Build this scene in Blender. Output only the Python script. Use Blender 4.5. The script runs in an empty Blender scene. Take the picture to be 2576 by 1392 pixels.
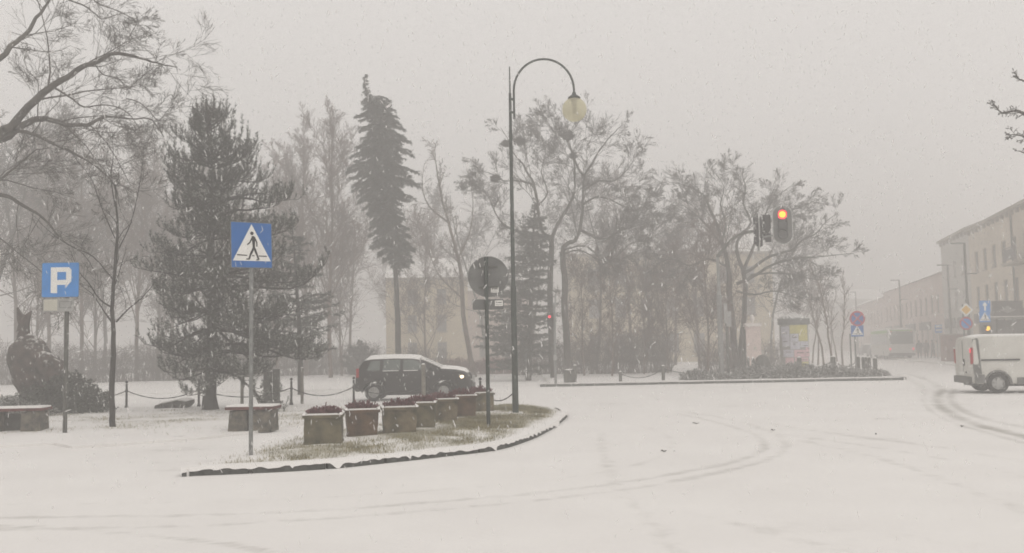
import bpy, bmesh, math, random
import numpy as np
from mathutils import Vector, Matrix, noise
R = math.radians
scene = bpy.context.scene
col = scene.collection

# ------------------------------------------------------------------ camera
FPX, CX, CY = 2400.0, 1288.0, 696.0            # focal length in pixels of the 2576 x 1392 view of the photograph
EYE = Vector((0.0, 0.0, 1.7))
ROT = Matrix.Rotation(R(90) + math.atan(180 / FPX), 3, 'X') @ Matrix.Rotation(R(-1.0), 3, 'Z')
cam = bpy.data.cameras.new('camera')
cam.sensor_width = 36.0
cam.lens = 36.0 * FPX / 2576.0
cam.clip_start, cam.clip_end = 0.1, 3000.0
camo = bpy.data.objects.new('camera', cam)
camo.matrix_world = Matrix.Translation(EYE) @ ROT.to_4x4()
col.objects.link(camo)
scene.camera = camo

# ------------------------------------------------------------------ overcast snowing daylight
world = bpy.data.worlds.new('World')
scene.world = world
world.use_nodes = True
wt = world.node_tree
wt.nodes.clear()
SUN_EL, SUN_AZ = R(52), R(150)
sky = wt.nodes.new('ShaderNodeTexSky')
sky.sky_type = 'NISHITA'
sky.sun_disc = False
sky.sun_elevation = SUN_EL
sky.sun_rotation = SUN_AZ
sky.dust_density = 6.0
sky.air_density = 1.0
bw = wt.nodes.new('ShaderNodeRGBToBW')
comb = wt.nodes.new('ShaderNodeMix'); comb.data_type = 'RGBA'; comb.blend_type = 'MULTIPLY'
comb.inputs[0].default_value = 1.0
comb.inputs[7].default_value = (1.0, 0.965, 0.925, 1)      # closed cloud: grey cream, no blue
deck = wt.nodes.new('ShaderNodeMix'); deck.data_type = 'RGBA'
deck.inputs[0].default_value = 0.88                        # almost all light comes through an even cloud deck
deck.inputs[7].default_value = (9.36, 9.02, 8.72, 1)
bg = wt.nodes.new('ShaderNodeBackground')
bg.inputs['Strength'].default_value = 0.10
wo = wt.nodes.new('ShaderNodeOutputWorld')
L = wt.links.new
L(sky.outputs[0], bw.inputs[0]); L(bw.outputs[0], comb.inputs[6])
L(comb.outputs[2], deck.inputs[6]); L(deck.outputs[2], bg.inputs['Color']); L(bg.outputs[0], wo.inputs['Surface'])

sl = bpy.data.lights.new('sun', 'SUN')
sl.energy = 0.75
sl.angle = R(40)
sl.color = (1.0, 0.96, 0.91)
so = bpy.data.objects.new('sun', sl)
so.rotation_euler = (R(90) - SUN_EL, 0, -SUN_AZ + math.pi)
so.location = (0, 0, 60)
col.objects.link(so)

scene.view_settings.view_transform = 'Standard'
scene.view_settings.look = 'None'
scene.view_settings.exposure = 0.0
scene.view_settings.gamma = 1.0
scene.view_settings.use_curve_mapping = False
scene.render.engine = 'CYCLES'
cy = scene.cycles
cy.use_denoising = True
cy.max_bounces = 6; cy.diffuse_bounces = 3; cy.glossy_bounces = 2; cy.transmission_bounces = 4
cy.volume_bounces = 1; cy.transparent_max_bounces = 8
cy.filter_width = 1.7
cy.caustics_reflective = False; cy.caustics_refractive = False

# ------------------------------------------------------------------ placing: from a pixel of the 2576 view to the place it shows
def ray(x, y):
    return (ROT @ Vector(((x - CX) / FPX, (CY - y) / FPX, -1.0))).normalized()
def gp(x, y, z=0.0):
    d = ray(x, y); t = (z - EYE.z) / d.z
    return EYE + d * t
def at(x, y, Y):
    d = ray(x, y); return EYE + d * (Y / d.y)
def foot(x, Y, z=0.0):
    """the point at ground height z and depth Y that shows at column x"""
    y = 900.0
    for _ in range(8):
        p = at(x, y, Y); y += (p.z - z) * FPX / Y
    return at(x, y, Y)

# ------------------------------------------------------------------ materials
SNOW = (0.80, 0.785, 0.765)
def mat(name, color, rough=0.8, var=0.25, scale=6.0, snow=0.0, metal=0.0, spec=0.3, bump=0.0, color2=None, emit=None, snow_edge=0.55, alpha=1.0, trans=0.0):
    m = bpy.data.materials.new(name); m.use_nodes = True
    nt = m.node_tree; N = nt.nodes; K = nt.links.new
    b = N['Principled BSDF']
    b.inputs['Roughness'].default_value = rough
    b.inputs['Metallic'].default_value = metal
    b.inputs['Specular IOR Level'].default_value = spec
    tc = N.new('ShaderNodeTexCoord')
    nz = N.new('ShaderNodeTexNoise'); nz.inputs['Scale'].default_value = scale; nz.inputs['Detail'].default_value = 5
    K(tc.outputs['Object'], nz.inputs['Vector'])
    c2 = color2 or tuple(c * (1 - var) for c in color)
    c1 = tuple(min(1, c * (1 + var * 0.7)) for c in color)
    rp = N.new('ShaderNodeValToRGB')
    rp.color_ramp.elements[0].position = 0.33; rp.color_ramp.elements[0].color = (*c2, 1)
    rp.color_ramp.elements[1].position = 0.67; rp.color_ramp.elements[1].color = (*c1, 1)
    K(nz.outputs['Fac'], rp.inputs[0])
    out = rp.outputs[0]
    if snow > 0:
        ge = N.new('ShaderNodeNewGeometry'); sx = N.new('ShaderNodeSeparateXYZ'); K(ge.outputs['Normal'], sx.inputs[0])
        n2 = N.new('ShaderNodeTexNoise'); n2.inputs['Scale'].default_value = scale * 2.3; n2.inputs['Detail'].default_value = 3
        K(tc.outputs['Object'], n2.inputs['Vector'])
        ad = N.new('ShaderNodeMath'); ad.operation = 'ADD'; K(sx.outputs['Z'], ad.inputs[0])
        ml = N.new('ShaderNodeMath'); ml.operation = 'MULTIPLY_ADD'; K(n2.outputs['Fac'], ml.inputs[0]); ml.inputs[1].default_value = 1.4; ml.inputs[2].default_value = -0.7
        K(ml.outputs[0], ad.inputs[1])
        mr = N.new('ShaderNodeMapRange'); mr.inputs['From Min'].default_value = snow_edge; mr.inputs['From Max'].default_value = snow_edge + 0.3
        mr.inputs['To Max'].default_value = snow; K(ad.outputs[0], mr.inputs['Value'])
        mx = N.new('ShaderNodeMix'); mx.data_type = 'RGBA'; K(mr.outputs[0], mx.inputs[0]); K(out, mx.inputs[6]); mx.inputs[7].default_value = (*SNOW, 1)
        out = mx.outputs[2]
    K(out, b.inputs['Base Color'])
    if bump > 0:
        bp = N.new('ShaderNodeBump'); bp.inputs['Strength'].default_value = bump; bp.inputs['Distance'].default_value = 0.02
        n3 = N.new('ShaderNodeTexNoise'); n3.inputs['Scale'].default_value = scale * 4; n3.inputs['Detail'].default_value = 6
        K(tc.outputs['Object'], n3.inputs['Vector']); K(n3.outputs['Fac'], bp.inputs['Height']); K(bp.outputs[0], b.inputs['Normal'])
    if emit:
        b.inputs['Emission Color'].default_value = (*emit[0], 1); b.inputs['Emission Strength'].default_value = emit[1]
    if alpha < 1: b.inputs['Alpha'].default_value = alpha
    if trans > 0: b.inputs['Transmission Weight'].default_value = trans
    return m
def snow_mat(name, attr=None, dirt=(0.33, 0.31, 0.28), color=SNOW, amt=1.0, fine=26.0):
    """snow cover; where the attribute is high the ground below (slush, grass) shows through in ragged patches"""
    m = bpy.data.materials.new(name); m.use_nodes = True
    nt = m.node_tree; N = nt.nodes; K = nt.links.new
    b = N['Principled BSDF']; b.inputs['Roughness'].default_value = 0.75; b.inputs['Specular IOR Level'].default_value = 0.2
    tc = N.new('ShaderNodeTexCoord')
    nz = N.new('ShaderNodeTexNoise'); nz.inputs['Scale'].default_value = 0.55; nz.inputs['Detail'].default_value = 7; nz.inputs['Roughness'].default_value = 0.6
    K(tc.outputs['Object'], nz.inputs['Vector'])
    rp = N.new('ShaderNodeValToRGB')
    rp.color_ramp.elements[0].position = 0.3; rp.color_ramp.elements[0].color = (color[0] * 0.93, color[1] * 0.925, color[2] * 0.925, 1)
    rp.color_ramp.elements[1].position = 0.7; rp.color_ramp.elements[1].color = (*color, 1)
    K(nz.outputs['Fac'], rp.inputs[0]); out = rp.outputs[0]
    if attr:
        at_ = N.new('ShaderNodeAttribute'); at_.attribute_name = attr
        n2 = N.new('ShaderNodeTexNoise'); n2.inputs['Scale'].default_value = fine; n2.inputs['Detail'].default_value = 5; n2.inputs['Roughness'].default_value = 0.7
        K(tc.outputs['Object'], n2.inputs['Vector'])
        ml = N.new('ShaderNodeMath'); ml.operation = 'MULTIPLY_ADD'; K(n2.outputs['Fac'], ml.inputs[0]); ml.inputs[1].default_value = 1.2; ml.inputs[2].default_value = -0.6
        ad = N.new('ShaderNodeMath'); ad.operation = 'ADD'; K(at_.outputs['Fac'], ad.inputs[0]); K(ml.outputs[0], ad.inputs[1])
        mr = N.new('ShaderNodeMapRange'); mr.inputs['From Min'].default_value = 0.1; mr.inputs['From Max'].default_value = 0.9; mr.inputs['To Max'].default_value = amt
        K(ad.outputs[0], mr.inputs['Value'])
        m2 = N.new('ShaderNodeMath'); m2.operation = 'MULTIPLY'; K(mr.outputs[0], m2.inputs[0])
        gt = N.new('ShaderNodeMapRange'); gt.inputs['From Max'].default_value = 0.15; K(at_.outputs['Fac'], gt.inputs['Value']); K(gt.outputs[0], m2.inputs[1])
        dn = N.new('ShaderNodeTexNoise'); dn.inputs['Scale'].default_value = 5; dn.inputs['Detail'].default_value = 4; K(tc.outputs['Object'], dn.inputs['Vector'])
        dr = N.new('ShaderNodeValToRGB'); dr.color_ramp.elements[0].position = .35; dr.color_ramp.elements[1].position = .65
        dr.color_ramp.elements[0].color = (dirt[0] * .75, dirt[1] * .8, dirt[2] * .75, 1); dr.color_ramp.elements[1].color = (*dirt, 1); K(dn.outputs['Fac'], dr.inputs[0])
        mx = N.new('ShaderNodeMix'); mx.data_type = 'RGBA'; K(m2.outputs[0], mx.inputs[0]); K(out, mx.inputs[6]); K(dr.outputs[0], mx.inputs[7])
        out = mx.outputs[2]
    K(out, b.inputs['Base Color'])
    bp = N.new('ShaderNodeBump'); bp.inputs['Strength'].default_value = 0.35; bp.inputs['Distance'].default_value = 0.02
    n3 = N.new('ShaderNodeTexNoise'); n3.inputs['Scale'].default_value = 9; n3.inputs['Detail'].default_value = 8; n3.inputs['Roughness'].default_value = 0.65
    K(tc.outputs['Object'], n3.inputs['Vector']); K(n3.outputs['Fac'], bp.inputs['Height']); K(bp.outputs[0], b.inputs['Normal'])
    return m
M = {
 'snow': snow_mat('snow'), 'road_snow': snow_mat('road_snow', 'track', dirt=(0.40, 0.375, 0.35), amt=0.85, fine=3.0),
 'lawn_snow': snow_mat('lawn_snow', 'grass', dirt=(0.27, 0.24, 0.155), amt=0.85),
 'kerb': mat('kerb_stone', (0.075, 0.078, 0.072), 0.85, 0.35, 14, snow=0.9, snow_edge=0.75, bump=0.5),
 'bark': mat('bark', (0.052, 0.045, 0.038), 0.9, 0.4, 5, snow=0.45, snow_edge=0.95),
 'bark_big': mat('bark_plane', (0.085, 0.077, 0.067), 0.9, 0.4, 3, snow=0.7, snow_edge=0.85, bump=0.5),
 'bark_brown': mat('bark_brown', (0.120, 0.075, 0.060), 0.9, 0.35, 2, snow=0.4, snow_edge=0.9),
 'bark_birch': mat('bark_birch', (0.13, 0.10, 0.085), 0.8, 0.4, 3, snow=0.4, snow_edge=0.9),
 'bark_wet': mat('bark_wet', (0.030, 0.027, 0.023), 0.7, 0.4, 6, snow=0.7, snow_edge=0.85, bump=0.4),
 'needle': mat('pine_needles', (0.036, 0.043, 0.030), 0.7, 0.4, 1.5, snow=0.7, snow_edge=0.50),
 'needle2': mat('spruce_needles', (0.035, 0.042, 0.034), 0.8, 0.35, 1.2, snow=0.5, snow_edge=0.75),
 'juniper': mat('juniper', (0.060, 0.065, 0.052), 0.8, 0.35, 3, snow=0.9, snow_edge=0.15),
 'leaf': mat('leaf', (0.030, 0.038, 0.022), 0.45, 0.4, 3, snow=0.5, snow_edge=0.95, spec=0.5),
 'grass': mat('grass_blade', (0.27, 0.235, 0.14), 0.8, 0.35, 4, color2=(0.16, 0.15, 0.09)),
 'heather': mat('heather', (0.17, 0.07, 0.075), 0.9, 0.45, 12, snow=0.6, snow_edge=0.6),
 'hedge': mat('hedge_twigs', (0.095, 0.070, 0.058), 0.9, 0.3, 2, snow=0.3, snow_edge=0.9),
 'hedge_red': mat('hedge_red', (0.14, 0.035, 0.03), 0.9, 0.35, 2, snow=0.4, snow_edge=0.9),
 'planter': mat('planter_wood', (0.175, 0.140, 0.090), 0.85, 0.45, 3.2, color2=(0.050, 0.050, 0.032), bump=0.5),
 'planter2': mat('planter_brown', (0.115, 0.072, 0.042), 0.85, 0.4, 4, color2=(0.050, 0.038, 0.026), bump=0.5),
 'planter3': mat('planter_mossy', (0.135, 0.115, 0.070), 0.85, 0.45, 4, color2=(0.055, 0.054, 0.034), bump=0.5),
 'soil': mat('soil', (0.05, 0.04, 0.03), 0.95, 0.3, 10, snow=0.6, snow_edge=0.8),
 'galv': mat('galvanised_steel', (0.21, 0.215, 0.21), 0.5, 0.25, 9, metal=0.2, spec=0.4),
 'galv_dark': mat('dark_post', (0.09, 0.09, 0.08), 0.6, 0.3, 9, metal=0.2),
 'sign_back': mat('sign_back', (0.145, 0.147, 0.143), 0.7, 0.25, 4, metal=0.1),
 'lamp_green': mat('lamp_green', (0.050, 0.062, 0.055), 0.55, 0.35, 7, metal=0.2, bump=0.3, snow=0.4, snow_edge=0.95),
 'blue': mat('sign_blue', (0.006, 0.110, 0.36), 0.4, 0.10, 4, spec=0.5),
 'blue_p': mat('sign_blue_light', (0.012, 0.20, 0.56), 0.4, 0.10, 4, spec=0.5),
 'white': mat('sign_white', (0.74, 0.73, 0.70), 0.45, 0.05, 6),
 'cream': mat('plate_cream', (0.49, 0.475, 0.405), 0.5, 0.08, 6),
 'plate_grey': mat('plate_grey', (0.30, 0.30, 0.29), 0.5, 0.1, 6),
 'black': mat('black_paint', (0.014, 0.014, 0.014), 0.5, 0.3, 8),
 'red': mat('sign_red', (0.40, 0.035, 0.06), 0.45, 0.1, 6),
 'yellow': mat('sign_yellow', (0.70, 0.40, 0.03), 0.5, 0.1, 6),
 'car': mat('car_paint', (0.010, 0.010, 0.011), 0.30, 0.2, 3, spec=0.35, color2=(0.018, 0.016, 0.014)),
 'car_plastic': mat('car_plastic', (0.03, 0.03, 0.03), 0.7, 0.3, 8),
 'van': mat('van_paint', (0.62, 0.61, 0.57), 0.4, 0.08, 1.2, spec=0.5, color2=(0.50, 0.49, 0.45)),
 'van_dirt': mat('van_grey', (0.13, 0.13, 0.125), 0.7, 0.3, 6),
 'tyre': mat('tyre', (0.018, 0.018, 0.018), 0.85, 0.3, 12, snow=0.2),
 'rim': mat('rim_silver', (0.42, 0.42, 0.41), 0.4, 0.15, 9, metal=0.4),
 'glass': mat('car_glass', (0.085, 0.105, 0.095), 0.15, 0.15, 1.2, spec=0.7),
 'glass_bld': mat('window_glass', (0.19, 0.19, 0.19), 0.15, 0.3, 0.6, spec=0.6),
 'lens_red': mat('lens_red', (0.35, 0.01, 0.015), 0.3, 0.1, 8),
 'lens_clear': mat('lens_clear', (0.55, 0.54, 0.50), 0.15, 0.1, 8, spec=0.7),
 'lens_off': mat('lens_off', (0.05, 0.05, 0.05), 0.25, 0.2, 8, spec=0.6),
 'bench_red': mat('bench_red', (0.10, 0.030, 0.026), 0.7, 0.4, 8),
 'stone': mat('stone_wall', (0.13, 0.115, 0.09), 0.9, 0.45, 9, color2=(0.05, 0.05, 0.045), bump=0.8),
 'stone_dark': mat('stone_dark', (0.07, 0.07, 0.06), 0.85, 0.35, 6, snow=0.8, snow_edge=0.7, bump=0.5),
 'boulder': mat('boulder', (0.082, 0.060, 0.052), 0.9, 0.45, 4, color2=(0.030, 0.028, 0.022), snow=0.8, snow_edge=0.70, bump=1.0),
 'wood_post': mat('wood_post', (0.19, 0.175, 0.15), 0.85, 0.3, 7, bump=0.4),
 'iron': mat('cast_iron', (0.016, 0.016, 0.016), 0.5, 0.2, 9),
 'concrete': mat('concrete', (0.24, 0.235, 0.22), 0.85, 0.25, 5, snow=0.8, snow_edge=0.8),
 'plaster_yellow': mat('plaster_yellow', (0.54, 0.465, 0.33), 0.9, 0.12, 0.6),
 'plaster_tan': mat('plaster_tan', (0.60, 0.53, 0.43), 0.9, 0.12, 0.5),
 'plaster_grey': mat('plaster_grey', (0.50, 0.49, 0.46), 0.9, 0.12, 0.5),
 'plaster_pink': mat('plaster_pink', (0.58, 0.48, 0.44), 0.9, 0.12, 0.5),
 'trim': mat('stone_trim', (0.30, 0.27, 0.22), 0.9, 0.15, 2, snow=0.7),
 'roof_snow': mat('roof_snow', (0.28, 0.24, 0.22), 0.9, 0.2, 3, snow=1.0, snow_edge=0.3),
 'shop': mat('shop_front', (0.10, 0.095, 0.09), 0.6, 0.4, 1.5),
 'brick_red': mat('kiosk_red', (0.20, 0.10, 0.08), 0.8, 0.2, 3),
 'monument': mat('monument_plaster', (0.66, 0.55, 0.51), 0.85, 0.15, 3),
 'monument_cap': mat('monument_cap', (0.72, 0.67, 0.64), 0.8, 0.1, 3, snow=0.9),
 'bus_grey': mat('bus_grey', (0.52, 0.52, 0.49), 0.5, 0.12, 2),
 'bus_green': mat('bus_green', (0.22, 0.42, 0.12), 0.5, 0.1, 2),
 'poster_yellow': mat('poster_yellow', (0.50, 0.46, 0.17), 0.8, 0.1, 3),
 'poster_white': mat('poster_white', (0.52, 0.52, 0.58), 0.8, 0.12, 5),
 'poster_pink': mat('poster_pink', (0.62, 0.42, 0.45), 0.8, 0.12, 5),
 'skin': mat('skin', (0.45, 0.28, 0.2), 0.6, 0.05, 5),
 'coat_dark': mat('coat_dark', (0.03, 0.03, 0.035), 0.9, 0.2, 5), 'coat_brown': mat('coat_brown', (0.07, 0.05, 0.045), 0.9, 0.2, 5),
 'coat_white': mat('coat_white', (0.6, 0.58, 0.54), 0.9, 0.1, 5), 'hair': mat('hair', (0.03, 0.02, 0.015), 0.8, 0.2, 20),
 'nest': mat('nest_sticks', (0.035, 0.03, 0.025), 0.95, 0.3, 8),
 'crown_grey': mat('crown_grey', (0.14, 0.145, 0.14), 0.7, 0.2, 5, snow=0.9, snow_edge=0.6),
 'light_red': mat('light_red', (0.6, 0.01, 0.02), 0.4, 0, 5, emit=((1.0, 0.80, 0.03), 1.35)),
 'light_glow': mat('light_red_glow', (0.6, 0.01, 0.02), 0.4, 0, 5, emit=((1.0, 0.010, 0.05), 1.6)),
 'light_red_far': mat('light_red_far', (0.6, 0.01, 0.02), 0.4, 0, 5, emit=((1.0, 0.02, 0.06), 1.5)),
 'light_tail': mat('light_tail', (0.6, 0.01, 0.02), 0.4, 0, 5, emit=((1.0, 0.05, 0.10), 1.3)),
 'light_head': mat('light_head', (0.8, 0.7, 0.6), 0.3, 0, 5, emit=((1.0, 0.74, 0.48), 2.6)),
}
# milky lamp globe
def globe_mat():
    m = bpy.data.materials.new('lamp_globe'); m.use_nodes = True
    nt = m.node_tree; N = nt.nodes; K = nt.links.new; N.clear()
    o = N.new('ShaderNodeOutputMaterial'); d = N.new('ShaderNodeBsdfDiffuse'); t = N.new('ShaderNodeBsdfTranslucent'); tr = N.new('ShaderNodeBsdfTransparent')
    nz = N.new('ShaderNodeTexNoise'); nz.inputs['Scale'].default_value = 4; rp = N.new('ShaderNodeValToRGB')
    rp.color_ramp.elements[0].color = (0.66, 0.63, 0.50, 1); rp.color_ramp.elements[1].color = (0.78, 0.75, 0.62, 1)
    K(nz.outputs['Fac'], rp.inputs[0]); K(rp.outputs[0], d.inputs[0]); K(rp.outputs[0], t.inputs[0])
    tr.inputs[0].default_value = (0.95, 0.93, 0.80, 1)
    a = N.new('ShaderNodeMixShader'); a.inputs[0].default_value = 0.6; K(d.outputs[0], a.inputs[1]); K(t.outputs[0], a.inputs[2])
    b = N.new('ShaderNodeMixShader'); b.inputs[0].default_value = 0.46; K(a.outputs[0], b.inputs[1]); K(tr.outputs[0], b.inputs[2]); K(b.outputs[0], o.inputs[0])
    return m
M['globe'] = globe_mat()
def flake_mat(name, tr_amt):
    m = bpy.data.materials.new(name); m.use_nodes = True
    nt = m.node_tree; N = nt.nodes; K = nt.links.new; N.clear()
    o = N.new('ShaderNodeOutputMaterial'); d = N.new('ShaderNodeBsdfDiffuse'); t = N.new('ShaderNodeBsdfTranslucent'); tr = N.new('ShaderNodeBsdfTransparent')
    d.inputs[0].default_value = (0.96, 0.95, 0.94, 1); t.inputs[0].default_value = (0.96, 0.95, 0.94, 1)
    a = N.new('ShaderNodeMixShader'); a.inputs[0].default_value = 0.6; K(d.outputs[0], a.inputs[1]); K(t.outputs[0], a.inputs[2])
    b = N.new('ShaderNodeMixShader'); b.inputs[0].default_value = tr_amt; K(a.outputs[0], b.inputs[1]); K(tr.outputs[0], b.inputs[2]); K(b.outputs[0], o.inputs[0])
    return m
M['flake'] = flake_mat('snowflake', 0.58)

# ------------------------------------------------------------------ objects
def tag(o, label=None, cat=None, group=None, kind=None):
    if label: o['label'] = label
    if cat: o['category'] = cat
    if group: o['group'] = group
    if kind: o['kind'] = kind
    return o
W = {}
def thing(name, label, cat, loc, rz=0.0, group=None):
    o = bpy.data.objects.new(name, None); col.objects.link(o)
    o.empty_display_size = 0.2
    o.location = loc; o.rotation_euler = (0, 0, rz)
    W[o.name] = Matrix.Translation(Vector(loc)) @ Matrix.Rotation(rz, 4, 'Z')
    return tag(o, label, cat, group)
def finish(me, name, m, parent=None, smooth=True, ang=35):
    o = bpy.data.objects.new(name, me); me.materials.append(M[m] if isinstance(m, str) else m); col.objects.link(o)
    if smooth:
        me.shade_smooth(); me.set_sharp_from_angle(angle=R(ang))
    if parent is not None:
        o.parent = parent; W[o.name] = W[parent.name]
    return o
class MB:
    """collects shapes; build() links them as one mesh. Coordinates: world, or the parent's own frame with local=True."""
    def __init__(s): s.v = []; s.f = []
    def add(s, vs, fs):
        b = len(s.v); s.v += [tuple(v) for v in vs]; s.f += [tuple(b + i for i in f) for f in fs]; return s
    def box(s, c, d, rz=0.0, rot=None, top=1.0):
        mt = (rot.to_3x3() if rot is not None else Matrix.Rotation(rz, 3, 'Z')); c = Vector(c); h = [q / 2 for q in d]
        vs = []
        for z in (-1, 1):
            k = top if z > 0 else 1.0
            for x, y in ((-1, -1), (1, -1), (1, 1), (-1, 1)): vs.append(c + mt @ Vector((x * h[0] * k, y * h[1] * k, z * h[2])))
        return s.add(vs, [(3, 2, 1, 0), (4, 5, 6, 7), (0, 1, 5, 4), (1, 2, 6, 5), (2, 3, 7, 6), (3, 0, 4, 7)])
    def tube(s, pts, r, n=10, cap=True):
        pts = [Vector(p) for p in pts]; rs = r if isinstance(r, (list, tuple)) else [r] * len(pts)
        rings = []; ref = None
        for i, p in enumerate(pts):
            d = (pts[min(i + 1, len(pts) - 1)] - pts[max(i - 1, 0)]).normalized()
            if ref is None: ref = Vector((0, 1, 0)) if abs(d.y) < 0.9 else Vector((1, 0, 0))
            u = d.cross(ref).normalized(); w = d.cross(u).normalized(); ref = -w if False else ref
            rings.append([p + (u * math.cos(2 * math.pi * k / n) + w * math.sin(2 * math.pi * k / n)) * rs[i] for k in range(n)])
        vs = [q for rg in rings for q in rg]; fs = []
        for i in range(len(pts) - 1):
            for k in range(n): fs.append((i * n + k, i * n + (k + 1) % n, (i + 1) * n + (k + 1) % n, (i + 1) * n + k))
        if cap: fs.append(tuple(range(n - 1, -1, -1))); fs.append(tuple((len(pts) - 1) * n + k for k in range(n)))
        return s.add(vs, fs)
    def lathe(s, prof, n=16, c=(0, 0, 0), mtx=None):
        c = Vector(c); vs = []; fs = []
        for r, z in prof:
            for k in range(n):
                a = 2 * math.pi * k / n; q = Vector((r * math.cos(a), r * math.sin(a), z)); q = (mtx @ q) if mtx is not None else q; vs.append(c + q)
        for i in range(len(prof) - 1):
            for k in range(n): fs.append((i * n + k, i * n + (k + 1) % n, (i + 1) * n + (k + 1) % n, (i + 1) * n + k))
        fs.append(tuple(range(n - 1, -1, -1))); fs.append(tuple((len(prof) - 1) * n + k for k in range(n)))
        return s.add(vs, fs)
    def ball(s, c, r, n=16, k=10, sq=(1, 1, 1)):
        c = Vector(c); vs = []; fs = []
        for i in range(k + 1):
            t = math.pi * (i / k) ; t = min(max(t, 0.02), math.pi - 0.02)
            for j in range(n):
                a = 2 * math.pi * j / n; vs.append(c + Vector((math.sin(t) * math.cos(a) * r * sq[0], math.sin(t) * math.sin(a) * r * sq[1], math.cos(t) * r * sq[2])))
        for i in range(k):
            for j in range(n): fs.append((i * n + j, (i + 1) * n + j, (i + 1) * n + (j + 1) % n, i * n + (j + 1) % n))
        return s.add(vs, fs)
    def plate(s, poly, y0, y1, mtx=None, c=(0, 0, 0)):
        """polygon in x,z extruded from y0 (front) to y1"""
        n = len(poly); c = Vector(c); vs = []
        for y in (y0, y1):
            for x, z in poly:
                q = Vector((x, y, z)); vs.append(c + (mtx @ q if mtx is not None else q))
        fs = [tuple(range(n)), tuple(range(2 * n - 1, n - 1, -1))] + [(i, i + n, (i + 1) % n + n, (i + 1) % n) for i in range(n)]
        return s.add(vs, fs)
    def build(s, name, m, parent=None, local=False, smooth=True, ang=35):
        vs = s.v
        if parent is not None and not local:
            inv = W[parent.name].inverted(); vs = [inv @ Vector(v) for v in vs]
        me = bpy.data.meshes.new(name); me.from_pydata([tuple(v) for v in vs], [], s.f)
        bm = bmesh.new(); bm.from_mesh(me); bmesh.ops.recalc_face_normals(bm, faces=bm.faces); bm.to_mesh(me); bm.free()
        return finish(me, name, m, parent, smooth, ang)
def dup(root, loc, rz=0.0, label=None, group=None, sc=None):
    r = root.copy(); col.objects.link(r); r.location = loc; r.rotation_euler = (0, 0, rz)
    if sc: r.scale = (sc, sc, sc) if not isinstance(sc, tuple) else sc
    if label: r['label'] = label
    if group: r['group'] = group
    for ch in list(root.children):
        c = ch.copy(); col.objects.link(c); c.parent = r
        for g in ch.children:
            d = g.copy(); col.objects.link(d); d.parent = c
    return r
def np_mesh(name, V, F, k, m, parent=None, smooth=False):
    """V (n,3) and F (f,k) numpy arrays, world coordinates when a parent is given"""
    if parent is not None:
        inv = np.array(W[parent.name].inverted()); V = V @ inv[:3, :3].T + inv[:3, 3]
    me = bpy.data.meshes.new(name)
    me.vertices.add(len(V)); me.vertices.foreach_set('co', V.astype(np.float32).ravel())
    me.loops.add(F.size); me.loops.foreach_set('vertex_index', F.astype(np.int32).ravel())
    me.polygons.add(len(F)); me.polygons.foreach_set('loop_start', np.arange(0, F.size, k, dtype=np.int32))
    me.update(calc_edges=True); me.validate()
    o = bpy.data.objects.new(name, me); me.materials.append(M[m]); col.objects.link(o)
    if smooth: me.shade_smooth()
    if parent is not None: o.parent = parent; W[o.name] = W[parent.name]
    return o
def tubes(segs, k):
    """segs (n,8): p0 p1 r0 r1 -> vertices and quads of n k-sided frustums"""
    S = np.asarray(segs, dtype=np.float64); n = len(S)
    p0, p1, r0, r1 = S[:, :3], S[:, 3:6], S[:, 6], S[:, 7]
    d = p1 - p0; d /= (np.linalg.norm(d, axis=1, keepdims=True) + 1e-9)
    ref = np.where(np.abs(d[:, 2:3]) < 0.9, np.array([[0, 0, 1.0]]), np.array([[1.0, 0, 0]]))
    u = np.cross(d, ref); u /= np.linalg.norm(u, axis=1, keepdims=True); w = np.cross(d, u)
    p1 = p1 + d * r1[:, None] * 0.3
    V = np.zeros((n, 2 * k, 3))
    for j in range(k):
        a = 2 * math.pi * j / k; o = u * math.cos(a) + w * math.sin(a)
        V[:, j] = p0 + o * r0[:, None]; V[:, k + j] = p1 + o * r1[:, None]
    b = (np.arange(n) * 2 * k)[:, None]
    F = np.concatenate([b + np.array([[j, (j + 1) % k, k + (j + 1) % k, k + j]]) for j in range(k)])
    return V.reshape(-1, 3), F
def norm(v):
    l = math.sqrt(v[0] * v[0] + v[1] * v[1] + v[2] * v[2]) or 1.0
    return (v[0] / l, v[1] / l, v[2] / l)
def perp(rng, d):
    while True:
        q = (rng.gauss(0, 1), rng.gauss(0, 1), rng.gauss(0, 1)); dt = q[0] * d[0] + q[1] * d[1] + q[2] * d[2]
        q = (q[0] - dt * d[0], q[1] - dt * d[1], q[2] - dt * d[2]); l = math.sqrt(q[0] ** 2 + q[1] ** 2 + q[2] ** 2)
        if l > 0.1: return (q[0] / l, q[1] / l, q[2] / l)
RMIN = [0.006]
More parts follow.
